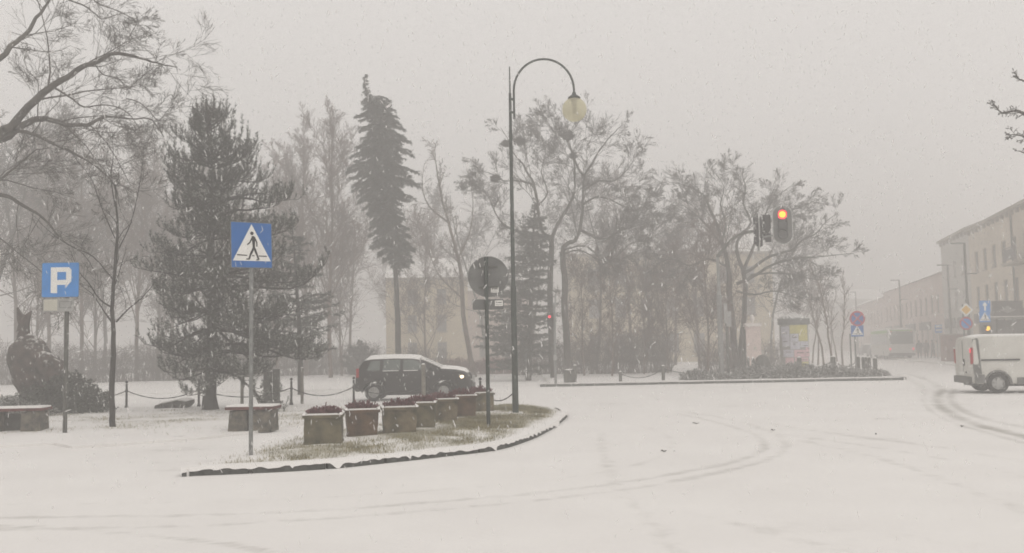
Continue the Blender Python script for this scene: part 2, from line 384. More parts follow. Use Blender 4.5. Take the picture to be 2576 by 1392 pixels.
def kids(rng, out, pts, rads, lvl, P, Lb, t0):
    """spawn side branches along a polyline"""
    n = len(pts) - 1; m = P['n'][lvl]; m = max(1, int(m * rng.uniform(0.8, 1.2) + 0.5))
    for j in range(m):
        t = t0 + (1 - t0) * (j + rng.random()) / m; q = min(t * n, n - 1e-3); i = int(q); fr = q - i
        a, b = pts[i], pts[i + 1]; p = tuple(a[c] + (b[c] - a[c]) * fr for c in range(3)); d = norm(tuple(b[c] - a[c] for c in range(3)))
        r = rads[i] + (rads[i + 1] - rads[i]) * fr
        an = R(P['ang'][lvl] * rng.uniform(0.6, 1.3)); q = perp(rng, d)
        if P.get('flat'): q = norm((q[0], q[1], q[2] * P['flat']))
        ca, sa = math.cos(an), math.sin(an)
        cd = norm((d[0] * ca + q[0] * sa, d[1] * ca + q[1] * sa, d[2] * ca + q[2] * sa + P['up'][lvl]))
        cl = Lb * P['lr'][lvl] * (1.15 - 0.75 * t) * rng.uniform(0.55, 1.25)
        grow(rng, out, p, cd, cl, max(RMIN[0], min(r * 0.85, r * P['rr'])), lvl + 1, P)
def grow(rng, out, p, d, Lb, r, lvl, P):
    n = P['seg'][lvl]; st = Lb / n; pts = [p]; rads = [r]; w = P['wob'][lvl]; g = P['grav'][lvl]; rt = max(RMIN[0] * 0.7, r * P['taper'])
    for i in range(n):
        d = norm((d[0] + rng.gauss(0, w), d[1] + rng.gauss(0, w), d[2] + rng.gauss(0, w) + g))
        p = (p[0] + d[0] * st, p[1] + d[1] * st, p[2] + d[2] * st); pts.append(p); rads.append(r + (rt - r) * (i + 1) / n)
    for i in range(n): out.append((*pts[i], *pts[i + 1], rads[i], rads[i + 1]))
    if lvl < P['max']: kids(rng, out, pts, rads, lvl, P, Lb, P['t0'][lvl])
def limb(rng, out, pts, r0, r1, lvl, P, Lb=None, t0=0.1, sub=3):
    """a traced limb: smoothed polyline with its own side branches"""
    pts = [Vector(p) for p in pts]; sm = []
    for i in range(len(pts) - 1):
        a = pts[max(i - 1, 0)]; b = pts[i]; c = pts[i + 1]; e = pts[min(i + 2, len(pts) - 1)]
        for k in range(sub):
            t = k / sub; t2, t3 = t * t, t * t * t
            q = 0.5 * ((2 * b) + (c - a) * t + (2 * a - 5 * b + 4 * c - e) * t2 + (3 * b - a - 3 * c + e) * t3)
            sm.append(tuple(q + Vector((rng.gauss(0, 1), rng.gauss(0, 1), rng.gauss(0, 1))) * r0 * 0.09))
    sm.append(tuple(pts[-1])); n = len(sm) - 1; rads = [r0 + (r1 - r0) * i / n for i in range(n + 1)]
    for i in range(n): out.append((*sm[i], *sm[i + 1], rads[i], rads[i + 1]))
    tot = sum((Vector(sm[i + 1]) - Vector(sm[i])).length for i in range(n))
    if P: kids(rng, out, sm, rads, lvl, P, Lb or tot, t0)
    return sm
def tree_from(segs, label, base, mat_='bark', name='bare_tree', group=None, split=0.035, cat='tree', rz=0.0):
    t = thing(name, label, cat, base, rz, group)
    S = np.array(segs); big = S[:, 6] >= split
    if big.any():
        V, F = tubes(S[big], 8); np_mesh('trunk', V, F, 4, mat_, t, True)
    V, F = tubes(S[~big], 3); np_mesh('crown', V, F, 4, mat_, t)
    return t
from mathutils.geometry import delaunay_2d_cdt
rnd = random.Random(7)
def seg_dist(X, Y, a, b):
    ax, ay = a; bx, by = b; dx, dy = bx - ax, by - ay; l2 = dx * dx + dy * dy + 1e-9
    t = np.clip(((X - ax) * dx + (Y - ay) * dy) / l2, 0, 1)
    return np.hypot(X - ax - t * dx, Y - ay - t * dy)
def smooth_line(pts, sub=6):
    out = []; pts = [Vector(p) for p in pts]
    for i in range(len(pts) - 1):
        a = pts[max(i - 1, 0)]; b = pts[i]; c = pts[i + 1]; e = pts[min(i + 2, len(pts) - 1)]
        for k in range(sub):
            t = k / sub; out.append(0.5 * ((2 * b) + (c - a) * t + (2 * a - 5 * b + 4 * c - e) * t * t + (3 * b - a - 3 * c + e) * t ** 3))
    out.append(pts[-1]); return out
def inside(poly, x, y):
    c = False; j = len(poly) - 1
    for i in range(len(poly)):
        xi, yi = poly[i]; xj, yj = poly[j]
        if (yi > y) != (yj > y) and x < (xj - xi) * (y - yi) / (yj - yi) + xi: c = not c
        j = i
    return c
def edge_dist(poly, x, y):
    return min(math.hypot(x - (a[0] + (b[0] - a[0]) * t), y - (a[1] + (b[1] - a[1]) * t)) for a, b in zip(poly, poly[1:] + poly[:1])
               for t in [max(0, min(1, ((x - a[0]) * (b[0] - a[0]) + (y - a[1]) * (b[1] - a[1])) / ((b[0] - a[0]) ** 2 + (b[1] - a[1]) ** 2 + 1e-9)))])
def sheet(name, poly, z, res, m, bump=0.02, gfun=None, kind='structure', skirt=0.2, rise=None):
    """a flat area of snow with gentle relief, its own edge going down to the ground"""
    poly = [tuple(p[:2]) for p in poly]
    dense = []
    for a, b in zip(poly, poly[1:] + poly[:1]):
        k = max(1, int(math.hypot(b[0] - a[0], b[1] - a[1]) / res)); dense += [(a[0] + (b[0] - a[0]) * i / k, a[1] + (b[1] - a[1]) * i / k) for i in range(k)]
    nb = len(dense); pts = [Vector(p) for p in dense]
    xs = [p[0] for p in poly]; ys = [p[1] for p in poly]; r2 = random.Random(3)
    y = min(ys)
    while y < max(ys):
        x = min(xs)
        while x < max(xs):
            px, py = x + r2.uniform(-.25, .25) * res, y + r2.uniform(-.25, .25) * res
            if inside(poly, px, py) and edge_dist(poly, px, py) > res * 0.4: pts.append(Vector((px, py)))
            x += res
        y += res
    vs, es, fs, *_ = delaunay_2d_cdt(pts, [(i, (i + 1) % nb) for i in range(nb)], [], 1, 1e-5)
    out = []; g = []
    for v in vs:
        e = edge_dist(poly, v.x, v.y); h = bump * noise.noise(Vector((v.x * 1.3, v.y * 1.3, 0.3))) * min(1, e * 4)
        if rise: h += rise * min(1, e / 1.2)
        out.append((v.x, v.y, z + h)); g.append(gfun(v.x, v.y, e) if gfun else 0.0)
    n0 = len(out); fs = [tuple(f) for f in fs]
    for i in range(nb):
        j = (i + 1) % nb
        base = len(out); out += [(vs[i].x, vs[i].y, z - skirt), (vs[j].x, vs[j].y, z - skirt)]; g += [0, 0]; fs.append((i, j, base + 1, base))
    me = bpy.data.meshes.new(name); me.from_pydata(out, [], fs)
    a = me.attributes.new('grass', 'FLOAT', 'POINT'); a.data.foreach_set('value', g)
    o = finish(me, name, m, None, True, 40)
    return tag(o, kind=kind)

# ------------------------------------------------------------------ the snowed-up road, with tyre tracks pressed into it
TR = [ # pixel polyline, half width in m, strength
 ([(2372, 978), (2358, 1000), (2366, 1022), (2410, 1050), (2500, 1080), (2640, 1112)], 0.16, 0.85),
 ([(2402, 978), (2390, 1000), (2405, 1022), (2450, 1045), (2530, 1066), (2640, 1086)], 0.13, 0.65),
 ([(2330, 985), (2322, 1010), (2345, 1035), (2400, 1064), (2520, 1100), (2640, 1132)], 0.08, 0.40),
 ([(1700, 1040), (1800, 1062), (1890, 1090), (1925, 1118), (1890, 1148), (1760, 1182), (1500, 1222), (1150, 1256), (700, 1288), (200, 1300), (-300, 1305)], 0.09, 0.40),
 ([(1720, 1036), (1850, 1058), (1950, 1092), (1978, 1122), (1930, 1156), (1790, 1194), (1520, 1238), (1150, 1276), (700, 1312), (200, 1330), (-300, 1338)], 0.09, 0.34),
 ([(1470, 1046), (1570, 1062), (1668, 1090), (1690, 1122), (1655, 1150), (1560, 1180), (1300, 1215), (900, 1245), (400, 1262), (0, 1268)], 0.07, 0.22),
 ([(-200, 1318), (150, 1330), (420, 1352), (620, 1378), (800, 1420)], 0.06, 0.35),
 ([(1512, 1090), (1520, 1150), (1555, 1220), (1640, 1320), (1740, 1420)], 0.10, 0.28),
 ([(1900, 1060), (2100, 1092), (2330, 1122), (2640, 1172)], 0.12, 0.30),
 ([(2020, 1110), (2200, 1150), (2400, 1216), (2640, 1310)], 0.12, 0.24),
 ([(1940, 1090), (2150, 1118), (2400, 1160), (2640, 1214)], 0.08, 0.30),
 ([(1250, 1006), (1600, 1009), (2000, 1003), (2300, 998)], 0.05, 0.30),
 ([(1250, 992), (1700, 990), (2350, 982)], 0.10, 0.28),
 ([(1240, 1018), (1700, 1022), (2300, 1020)], 0.12, 0.22),
 ([(250, 1012), (600, 1008), (900, 1002), (1300, 999)], 0.07, 0.22),
 ([(2250, 930), (2330, 955), (2375, 985)], 0.20, 0.40), ([(2215, 925), (2290, 955), (2330, 985)], 0.20, 0.30),
 ([(2150, 1352), (2200, 1354), (2280, 1350)], 0.012, 1.0), ([(1560, 1260), (1900, 1330), (2200, 1420)], 0.10, 0.14),
]
dx = 0.1
gx = np.arange(-16, 24.01, dx); gy = np.arange(3.0, 52.01, dx)
XX, YY = np.meshgrid(gx, gy); T = np.zeros_like(XX)
for pl, hw, st in TR:
    pts = smooth_line([gp(x, y) for x, y in pl], 5)
    for a, b in zip(pts[:-1], pts[1:]):
        x0, x1 = sorted((a.x, b.x)); y0, y1 = sorted((a.y, b.y)); mg = hw * 3 + 0.2
        i0, i1 = np.searchsorted(gx, [x0 - mg, x1 + mg]); j0, j1 = np.searchsorted(gy, [y0 - mg, y1 + mg])
        if i1 <= i0 or j1 <= j0: continue
        sl_ = (slice(j0, j1), slice(i0, i1)); d = seg_dist(XX[sl_], YY[sl_], (a.x, a.y), (b.x, b.y))
        T[sl_] = np.maximum(T[sl_], st * np.exp(-(d / hw) ** 2 * .9) )
rs = np.random.RandomState(5)
def vnoise(X, Y, s, seed):
    r_ = np.random.RandomState(seed).rand(64, 64); x = X * s; y = Y * s; xi = np.floor(x).astype(int); yi = np.floor(y).astype(int)
    fx = x - xi; fy = y - yi; fx = fx * fx * (3 - 2 * fx); fy = fy * fy * (3 - 2 * fy); g = lambda a, b: r_[a % 64, b % 64]
    return (g(xi, yi) * (1 - fx) + g(xi + 1, yi) * fx) * (1 - fy) + (g(xi, yi + 1) * (1 - fx) + g(xi + 1, yi + 1) * fx) * fy
T = T * (0.45 + 0.9 * vnoise(XX, YY, 0.8, 9)) + np.clip(vnoise(XX, YY, 0.35, 6) * vnoise(XX * .4, YY * 1.6, 1.1, 8) - .42, 0, 1) * .5
ZZ = (vnoise(XX, YY, 0.45, 1) - 0.5) * 0.02 + (vnoise(XX, YY, 1.7, 2) - 0.5) * 0.010 - T * 0.014 + (vnoise(XX, YY, 5.1, 4) - .5) * T * 0.012
fade = np.clip(np.minimum.reduce([XX + 16, 24 - XX, 52 - YY]) / 1.5, 0, 1); ZZ = ZZ * fade
w_, h_ = len(gx), len(gy); idx = np.arange(w_ * h_).reshape(h_, w_)
F = np.stack([idx[:-1, :-1], idx[:-1, 1:], idx[1:, 1:], idx[1:, :-1]], -1).reshape(-1, 4)
road = np_mesh('road', np.stack([XX, YY, ZZ], -1).reshape(-1, 3), F, 4, 'road_snow', smooth=True)
a_ = road.data.attributes.new('track', 'FLOAT', 'POINT'); a_.data.foreach_set('value', (T * fade).astype(np.float32).ravel()); tag(road, kind='structure')
MB().add([(-420, -30, -0.03), (520, -30, -0.03), (520, 640, -0.03), (-420, 640, -0.03)], [(0, 1, 2, 3)]).build('ground', 'snow'); tag(bpy.data.objects['ground'], kind='structure')

# ------------------------------------------------------------------ traffic island with kerb, grass and snow
front = smooth_line([gp(x, y, 0.0) for x, y in [(455, 1199), (520, 1195), (735, 1185), (845, 1178), (940, 1169), (1030, 1160), (1108, 1150), (1243, 1134), (1330, 1109), (1388, 1081), (1420, 1056), (1427, 1044), (1408, 1035)]], 5)
rear = smooth_line([gp(x, y, 0.0) for x, y in [(1408, 1035), (1370, 1030), (1310, 1025), (1240, 1027), (1150, 1041), (1040, 1062), (900, 1082), (780, 1097), (660, 1130), (560, 1163), (455, 1199)]], 4)
isl = [(p.x, p.y) for p in front[:-1]] + [(p.x, p.y) for p in rear[:-1]]
cen = Vector((sum(p[0] for p in isl) / len(isl), sum(p[1] for p in isl) / len(isl)))
def g_isl(x, y, e):
    n = noise.noise(Vector((x * 0.8, y * 0.45, 2.0))) * 0.9 + noise.noise(Vector((x * 2.6, y * 1.6, 5.0))) * 0.5
    right = max(0, min(1, (x + 3.6) / 3.6))
    return max(0, min(1, (0.44 + 0.44 * right + n) * min(1, max(0, (e - 0.12)) / 0.35)))
inner = []
for i, p in enumerate(isl):
    a, b = isl[i - 1], isl[(i + 1) % len(isl)]; n_ = Vector((-(b[1] - a[1]), b[0] - a[0])).normalized(); inner.append((p[0] + n_.x * 0.10, p[1] + n_.y * 0.10))
isle = sheet('traffic_island', inner, 0.095, 0.12, 'lawn_snow', 0.04, g_isl, rise=0.03)
kerb = tag(bpy.data.objects.new('island_kerb', None), kind='structure'); col.objects.link(kerb); W[kerb.name] = Matrix.Identity(4)
def kerb_stones(par, line, length, gap=0.012, wd=0.14, h=0.10, m='kerb', cuts=None, jit=0.006, side=1, n='kerb_stone', wear=True):
    """stones along a line; the line is the outer foot of the kerb"""
    L_ = [0.0]
    for a, b in zip(line[:-1], line[1:]): L_.append(L_[-1] + (b - a).length)
    def pos(s):
        for i in range(len(L_) - 1):
            if s <= L_[i + 1] or i == len(L_) - 2:
                t = (s - L_[i]) / max(1e-6, L_[i + 1] - L_[i]); return line[i] + (line[i + 1] - line[i]) * t
    s = 0.0; out = []; r_ = random.Random(11)
    while s < L_[-1] - 0.15:
        l = min(length * r_.uniform(0.85, 1.15), L_[-1] - s); k = 4
        ps = [pos(s + gap + (l - 2 * gap) * q / k) for q in range(k + 1)]; hh = h + r_.uniform(-jit, jit) ; b = MB(); vs = []
        for q, p in enumerate(ps):
            d = (ps[min(q + 1, k)] - ps[max(q - 1, 0)]); d.z = 0; d.normalize(); nn = Vector((-d.y, d.x, 0)) * side
            for o_, z in ((0, -0.05), (0.004, hh - 0.02), (0.02, hh), (wd, hh), (wd, -0.05)): vs.append(Vector((p.x, p.y, 0)) + nn * o_ + Vector((0, 0, z)))
        fs = [(q * 5 + c, (q + 1) * 5 + c, (q + 1) * 5 + (c + 1) % 5, q * 5 + (c + 1) % 5) for q in range(k) for c in range(5)] + [(0, 1, 2, 3, 4), (k * 5 + 4, k * 5 + 3, k * 5 + 2, k * 5 + 1, k * 5)]
        out.append(b.add(vs, fs).build(n, m, par, smooth=False)); s += l
    return out
kerb_stones(kerb, [Vector((p.x, p.y, 0)) for p in front], 0.95, 0.02)
# a lip of snow lying unevenly on the kerb stones and spilling over the edge here and there
lip = MB(); r_ = random.Random(4)
fl = smooth_line(front, 6)
gaps_ = [(gp(x, y, 0), w, k) for x, y, w, k in ((455, 1199, .2, .03), (735, 1185, .02, .04), (850, 1178, .07, .09), (1028, 1160, .03, .05), (1243, 1134, .05, .085), (1398, 1074, .40, .075))]
for i in range(len(fl) - 1):
    a, b = fl[i], fl[i + 1]; d = (b - a).normalized(); nn = Vector((-d.y, d.x, 0))
    f = lambda q: 0.5 + 0.5 * noise.noise(Vector((q.x * 1.9, q.y * 1.9, 8)))
    ws = []
    for q in (a, b):
        s = 0.034 * max(0, noise.noise(Vector((q.x * 6, q.y * 6, 3))) * 1.6 + f(q) * .5) + sum(k_g * math.exp(-((q - g_).length / w_g) ** 2) for g_, w_g, k_g in gaps_); ws.append((-0.006 - s * 0.5, 0.10 - s))
    lip.add([a + nn * ws[0][0] + Vector((0, 0, ws[0][1] - 0.02)), b + nn * ws[1][0] + Vector((0, 0, ws[1][1] - 0.02)), b + nn * 0.012 + Vector((0, 0, 0.122)), a + nn * 0.012 + Vector((0, 0, 0.122)), b + nn * 0.17 + Vector((0, 0, 0.128)), a + nn * 0.17 + Vector((0, 0, 0.128))], [(0, 1, 2, 3), (3, 2, 4, 5)])
tag(lip.build('kerb_snow', 'snow'), kind='stuff')
def blades(name, pts, h0, h1, m, seed, w=0.006, lean=0.5):
    r_ = np.random.RandomState(seed); P = np.array(pts); n = len(P); az = r_.rand(n) * 6.283; h = h0 + (h1 - h0) * r_.rand(n); ln = (r_.rand(n, 2) - .5) * 2 * lean
    V = np.zeros((n, 3, 3)); V[:, 0] = P + np.stack([np.cos(az) * w, np.sin(az) * w, np.zeros(n)], -1); V[:, 1] = P - np.stack([np.cos(az) * w, np.sin(az) * w, np.zeros(n)], -1)
    V[:, 2] = P + np.stack([ln[:, 0] * h, ln[:, 1] * h, h], -1); F = np.arange(n * 3).reshape(n, 3)
    return tag(np_mesh(name, V.reshape(-1, 3), F, 3, m), kind='stuff')
pp = []; r_ = random.Random(2)
while len(pp) < 32000:
    x, y = r_.uniform(min(p[0] for p in inner), max(p[0] for p in inner)), r_.uniform(min(p[1] for p in inner), max(p[1] for p in inner))
    if not inside(inner, x, y): continue
    e = edge_dist(inner, x, y); g = g_isl(x, y, e)
    if r_.random() < g * g * 1.2 + 0.03: pp.append((x, y, 0.085 + 0.03 * min(1, e / 1.2)))
tag(blades('grass', pp, 0.025, 0.075, 'grass', 3), 'dry yellowish grass poking through the snow on the traffic island', 'grass')

# ------------------------------------------------------------------ lawn on the left with its edging
lp = [(-700, 1150), (60, 1118), (135, 1114), (182, 1123), (310, 1115), (500, 1101), (640, 1085), (760, 1066), (900, 1050), (1080, 1036)]
lawn_poly = [tuple(gp(x, y, 0.05)[:2]) for x, y in lp] + [(-1.5, 30.4), (-12, 30.4), (-30, 30.4)]
def g_lawn(x, y, e):
    n = noise.noise(Vector((x * 0.5, y * 0.9, 9.0))) * 0.7 + noise.noise(Vector((x * 1.9, y * 2.6, 4.0))) * 0.35
    k = max(0, 1 - abs(y - 24.8) / 5.2)
    return max(0, min(0.5, (0.16 + n * 0.8) * k)) * min(1, e / 0.6)
sheet('lawn', lawn_poly, 0.05, 0.28, 'lawn_snow', 0.03, g_lawn)
edg = tag(bpy.data.objects.new('lawn_edging', None), kind='structure'); col.objects.link(edg); W[edg.name] = Matrix.Identity(4)
for seg in ([(135, 1114), (182, 1123)], [(184, 1123), (250, 1118), (320, 1114)], [(420, 1106), (500, 1101)]):
    kerb_stones(edg, [Vector((p.x, p.y, 0)) for p in [gp(x, y, 0) for x, y in seg]], 0.8, 0.02, 0.08, 0.048, jit=0.004, n='edging_stone')
pp = []; r_ = random.Random(8)
while len(pp) < 6000:
    x, y = r_.uniform(-14, -2), r_.uniform(19, 30.2)
    if inside(lawn_poly, x, y) and r_.random() < g_lawn(x, y, 1) * 2.2: pp.append((x, y, 0.045))
tag(blades('lawn_grass', pp, 0.02, 0.055, 'grass', 5, 0.007), 'short sparse grass showing through the snow on the park lawn', 'grass')

# ------------------------------------------------------------------ far pavement beyond the crossing road
kl = gp(280, 990, 0.0); kr = gp(900, 984, 0.0)
LY = kr.y
kA = gp(1372, 973.5, 0.0); kB = gp(2205, 957.5, 0.0)
vp = Vector((math.sin(R(13.2)), math.cos(R(13.2)), 0))
leftp = [(-60, kl.y), (kr.x + 0.8, LY), (kr.x + 2.2, LY + 0.6), (kr.x + 2.2, 160), (-60, 160)]
sheet('far_pavement', leftp, 0.06, 4.0, 'snow', 0.05, skirt=0.08)
fk = tag(bpy.data.objects.new('far_kerb', None), kind='structure'); col.objects.link(fk); W[fk.name] = Matrix.Identity(4)
kerb_stones(fk, [Vector((-16.5, kl.y - 0.01, 0)), Vector((kr.x + 0.8, LY - 0.01, 0))], 1.0, 0.01, 0.10, 0.062, jit=0.003)
corner = smooth_line([kA + Vector((0.3, 1.6, 0)), kA + Vector((0.0, 0.5, 0)), kA + Vector((1.2, 0, 0)), kB, kB + Vector((1.0, 0.15, 0)), kB + Vector((1.6, 1.0, 0)), kB + Vector((0.6, 4, 0))], 4)
far_end = kB + Vector((0.6, 4, 0)) + vp * 150
rp_ = [tuple(p[:2]) for p in corner] + [tuple(far_end[:2]), (kA.x + 0.3, 190)]
sheet('corner_pavement', rp_, 0.10, 3.0, 'snow', 0.05, skirt=0.12)
kerb_stones(fk, [Vector((p.x, p.y, 0)) + Vector((0, -0.02, 0)) for p in corner[3:-3]], 1.0, 0.012, 0.12, 0.108, jit=0.004)

# ------------------------------------------------------------------ street lamp on the island
base = gp(1297, 1040, 0.11); LYY = base.y
lamp = thing('street_lamp', 'tall dark green street lamp with hooked arm and cream globe on the traffic island', 'street lamp', base)
topp = at(1281, 168, LYY); mid = at(1287, 330, LYY)
MB().tube([base - Vector((0, 0, .05)), (base.x, base.y, 3.2), (base.x, base.y, 3.25), (base.x, base.y, mid.z)], [0.078, 0.070, 0.052, 0.042], 14).build('pole', 'lamp_green', lamp)
MB().tube([(base.x, base.y, mid.z), (base.x, base.y, at(1283, 235, LYY).z), (base.x, base.y, at(1283, 234, LYY).z), (base.x, base.y, topp.z)], [0.040, 0.034, 0.020, 0.015], 10).build('mast_tip', 'lamp_green', lamp)
gc = at(1445, 276, LYY); ax = at(1292.5, 300, LYY).x + 0.012; bx = gc.x; r0 = (bx - ax) / 2; ztop = at(1370, 149, LYY).z; zc = ztop - r0 * 1.06
arm = [(ax, LYY, at(1292, 300, LYY).z)] + [(ax, LYY, zc - 0.3)] + [((ax + bx) / 2 - r0 * math.cos(t), LYY, zc + r0 * 1.06 * math.sin(t)) for t in [math.pi * i / 20 for i in range(21)]] + [(bx, LYY, gc.z + 0.40)]
MB().tube(arm, 0.028, 10).build('hooked_arm', 'lamp_green', lamp)
b = MB()
for z in (at(1288, 250, LYY).z, at(1288, 283, LYY).z): b.box(((base.x + ax) / 2, LYY, z), (abs(ax - base.x) + 0.05, 0.05, 0.05))
tag(b.build('bracket', 'lamp_green', lamp), kind='stuff')
MB().lathe([(0.03, 0.16), (0.045, 0.13), (0.06, 0.08), (0.15, 0.02), (0.16, 0.0), (0.13, -0.02)], 18, (bx, LYY, gc.z + 0.295)).build('lamp_cap', 'lamp_green', lamp)
gl = MB().ball((bx, LYY, gc.z), 0.305, 28, 18).build('globe', 'globe', lamp)
MB().lathe([(0.03, -0.13), (0.05, -0.10), (0.05, 0.06), (0.07, 0.10), (0.07, 0.24)], 12, (bx, LYY, gc.z + 0.02)).build('bulb', 'plate_grey', gl)

# ------------------------------------------------------------------ signs on the left
def bar(b, u0, v0, u1, v1, w, y0, y1, mtx, c, W_, H_):
    p = Vector((u0 * W_, v0 * H_)); q = Vector((u1 * W_, v1 * H_)); d = (q - p).normalized(); n = Vector((-d.y, d.x)) * w / 2
    b.plate([tuple(p - n), tuple(q - n), tuple(q + n), tuple(p + n)], y0, y1, mtx, c)
def disc(b, u, v, r, y0, y1, mtx, c, n=20):
    b.plate([(u + r * math.cos(2 * math.pi * k / n), v + r * math.sin(2 * math.pi * k / n)) for k in range(n)], y0, y1, mtx, c)
def ped_panel(par, c, mtx, W_, H_, blue='blue', th=0.004):
    MB().plate([(-W_ / 2, -H_ / 2), (W_ / 2, -H_ / 2), (W_ / 2, H_ / 2), (-W_ / 2, H_ / 2)], 0, 0.006, mtx, c).build('sign_panel', blue, par)
    MB().plate([(-.475 * W_, -.355 * H_), (.475 * W_, -.355 * H_), (0.0, .47 * H_)], -0.003, -0.0002, mtx, c).build('white_triangle', 'white', par)
    f = MB(); a = (-0.006, -0.0032, mtx, c, W_, H_)
    disc(f, 0.005 * W_, .265 * H_, 0.042 * W_, -0.006, -0.0032, mtx, c)
    f.plate([(x * W_, z * H_) for x, z in [(-.005, .20), (.055, .205), (.085, .15), (.075, -.02), (.08, -.085), (.02, -.085), (.018, -.02), (.005, .10)]], -0.006, -0.0032, mtx, c)
    for u0, v0, u1, v1, w in ((.02, .185, -.055, .05, .032), (-.05, .058, -.115, .005, .030), (.065, .18, .125, .06, .032), (.125, .07, .125, -.03, .028),
                              (.04, -.07, -.03, -.20, .052), (-.028, -.185, -.075, -.315, .042), (-.06, -.315, -.145, -.315, .028),
                              (.065, -.07, .115, -.20, .052), (.112, -.19, .17, -.325, .042), (.165, -.325, .105, -.33, .026),
                              (-.37, -.225, -.12, -.235, .024), (.0, -.238, .06, -.238, .022), (.17, -.24, .37, -.245, .024)):
        bar(f, u0, v0, u1, v1, w * W_, -0.006, -0.0032, mtx, c, W_, H_)
    f.build('walking_figure', 'black', par)
pb = gp(631, 1145, 0.11)
ps = thing('pedestrian_sign', 'blue pedestrian crossing sign with walking figure on a grey post at the island tip', 'road sign', pb)
SY = pb.y; cc = at(634, 618, SY); mt = Matrix.Rotation(R(40), 3, 'Z') @ Matrix.Rotation(R(-1.2), 3, 'Y')
MB().tube([(pb.x, pb.y, 0.02), (pb.x + 0.0, pb.y, at(634, 566, SY).z)], 0.033, 12).build('post', 'galv', ps)
c0 = Vector((pb.x + 0.02, pb.y - 0.055, cc.z))
ped_panel(ps, c0, mt, 0.67, 0.705)
b = MB()
for z in (.22, -.22): b.box((pb.x + 0.005, pb.y - 0.02, cc.z + z), (0.10, 0.07, 0.03), R(40))
tag(b.build('clamp', 'galv', ps), kind='stuff')
MB().plate([(-.345, -.362), (.345, -.362), (.345, .362), (-.345, .362)], 0.0062, 0.012, mt, c0).build('sign_rim', 'galv', ps)

gb = gp(163, 1088, 0.05); SY = gb.y
pk = thing('parking_sign', 'light blue parking sign with white letter P above a small plate by the lawn', 'road sign', gb)
cc = at(155, 705, SY); wP, hP = 0.80, 0.745; I3 = Matrix.Identity(3)
def rrect(w, h, r, n=4):
    o = []
    for sx, sz, a0 in ((1, 1, 0), (-1, 1, 90), (-1, -1, 180), (1, -1, 270)):
        for k in range(n + 1):
            a = R(a0 + 90 * k / n); o.append((sx * (w / 2 - r) + r * math.cos(a), sz * (h / 2 - r) + r * math.sin(a)))
    return o
MB().tube([(gb.x, gb.y, -0.02), (gb.x, gb.y, cc.z + 0.3)], 0.046, 12).build('post', 'galv_dark', pk)
c0 = Vector((cc.x, SY - 0.06, cc.z))
MB().plate(rrect(wP, hP, 0.03), 0, 0.008, I3, c0).build('sign_panel', 'blue_p', pk)
MB().plate(rrect(wP + 0.03, hP + 0.03, 0.04), 0.0085, 0.02, I3, c0).build('sign_rim', 'galv', pk)
b = MB()
for poly in ([(300, 190), (336, 190), (338, 340), (301, 338)], [(336.5, 190), (404, 190), (418, 204), (388, 217), (336.5, 217)], [(418, 204.5), (418, 272), (388, 262), (388, 217.5)], [(418, 272.5), (400, 292), (337.5, 292), (337.5, 264), (388, 262.5)]):
    b.plate([((x - 355) / 210 * wP, (263 - y) / 197 * hP) for x, y in reversed(poly)], -0.003, -0.0002, I3, c0)
b.build('letter_p', 'white', pk)
c1 = at(150, 768, SY); c1.y = SY - 0.06
MB().plate(rrect(0.67, 0.285, 0.04), 0, 0.008, I3, c1).build('small_plate', 'plate_grey', pk)
MB().plate([(-.315, -.12), (-.02, -.12), (-.02, .12), (-.315, .12)], -0.003, -0.0002, I3, c1).build('plate_field', 'cream', pk)
b = MB()
for u0, v0, u1, v1 in ((.03, .075, .28, .075), (.03, -.06, .28, -.06), (.03, -.06, .03, .075), (.28, -.06, .28, .075)): bar(b, u0, v0, u1, v1, 0.012, -0.003, -0.0002, I3, c1, 1, 1)
b.build('plate_symbol', 'sign_back', pk)

# round sign seen from behind
rb = gp(1229, 1072, 0.12); SY = rb.y
rsn = thing('round_sign', 'back of a round road sign with a small oblong plate and stickers on the island', 'road sign', rb)
cc = at(1228, 696, SY); rr = 0.425
MB().tube([(rb.x, rb.y, 0.02), (rb.x, rb.y, cc.z + 0.40)], 0.040, 12).build('post', 'lamp_green', rsn)
b = MB(); disc(b, 0, 0, rr, 0.05, 0.058, I3, (cc.x, SY, cc.z), 40); dd = b.build('sign_disc', 'sign_back', rsn)
b = MB(); n = 40; vs = []; fs = []
for k in range(n):
    a = 2 * math.pi * k / n
    for q, y in ((rr, 0.062), (rr, 0.035), (rr - 0.014, 0.035), (rr - 0.014, 0.049)): vs.append((cc.x + q * math.cos(a), SY + y, cc.z + q * math.sin(a)))
for k in range(n):
    for j in range(4): fs.append((k * 4 + j, ((k + 1) % n) * 4 + j, ((k + 1) % n) * 4 + (j + 1) % 4, k * 4 + (j + 1) % 4))
b.add(vs, fs).build('sign_rim', 'galv', rsn)
b = MB(); disc(b, 0, 0, rr - 0.004, 0.063, 0.066, I3, (cc.x, SY, cc.z), 40); b.build('red_face', 'red', rsn)
b = MB(); b.box((cc.x, SY + 0.035, cc.z + 0.2), (0.40, 0.025, 0.03)); b.box((cc.x, SY + 0.035, cc.z - 0.22), (0.40, 0.025, 0.03)); tag(b.build('clamp', 'galv_dark', rsn), kind='stuff')
c1 = at(1228, 766, SY)
MB().plate(rrect(0.635, 0.205, 0.03), 0.045, 0.053, I3, c1).build('oblong_plate', 'sign_back', rsn)
MB().plate(rrect(0.65, 0.22, 0.035), 0.0535, 0.062, I3, c1).build('plate_rim', 'galv', rsn)
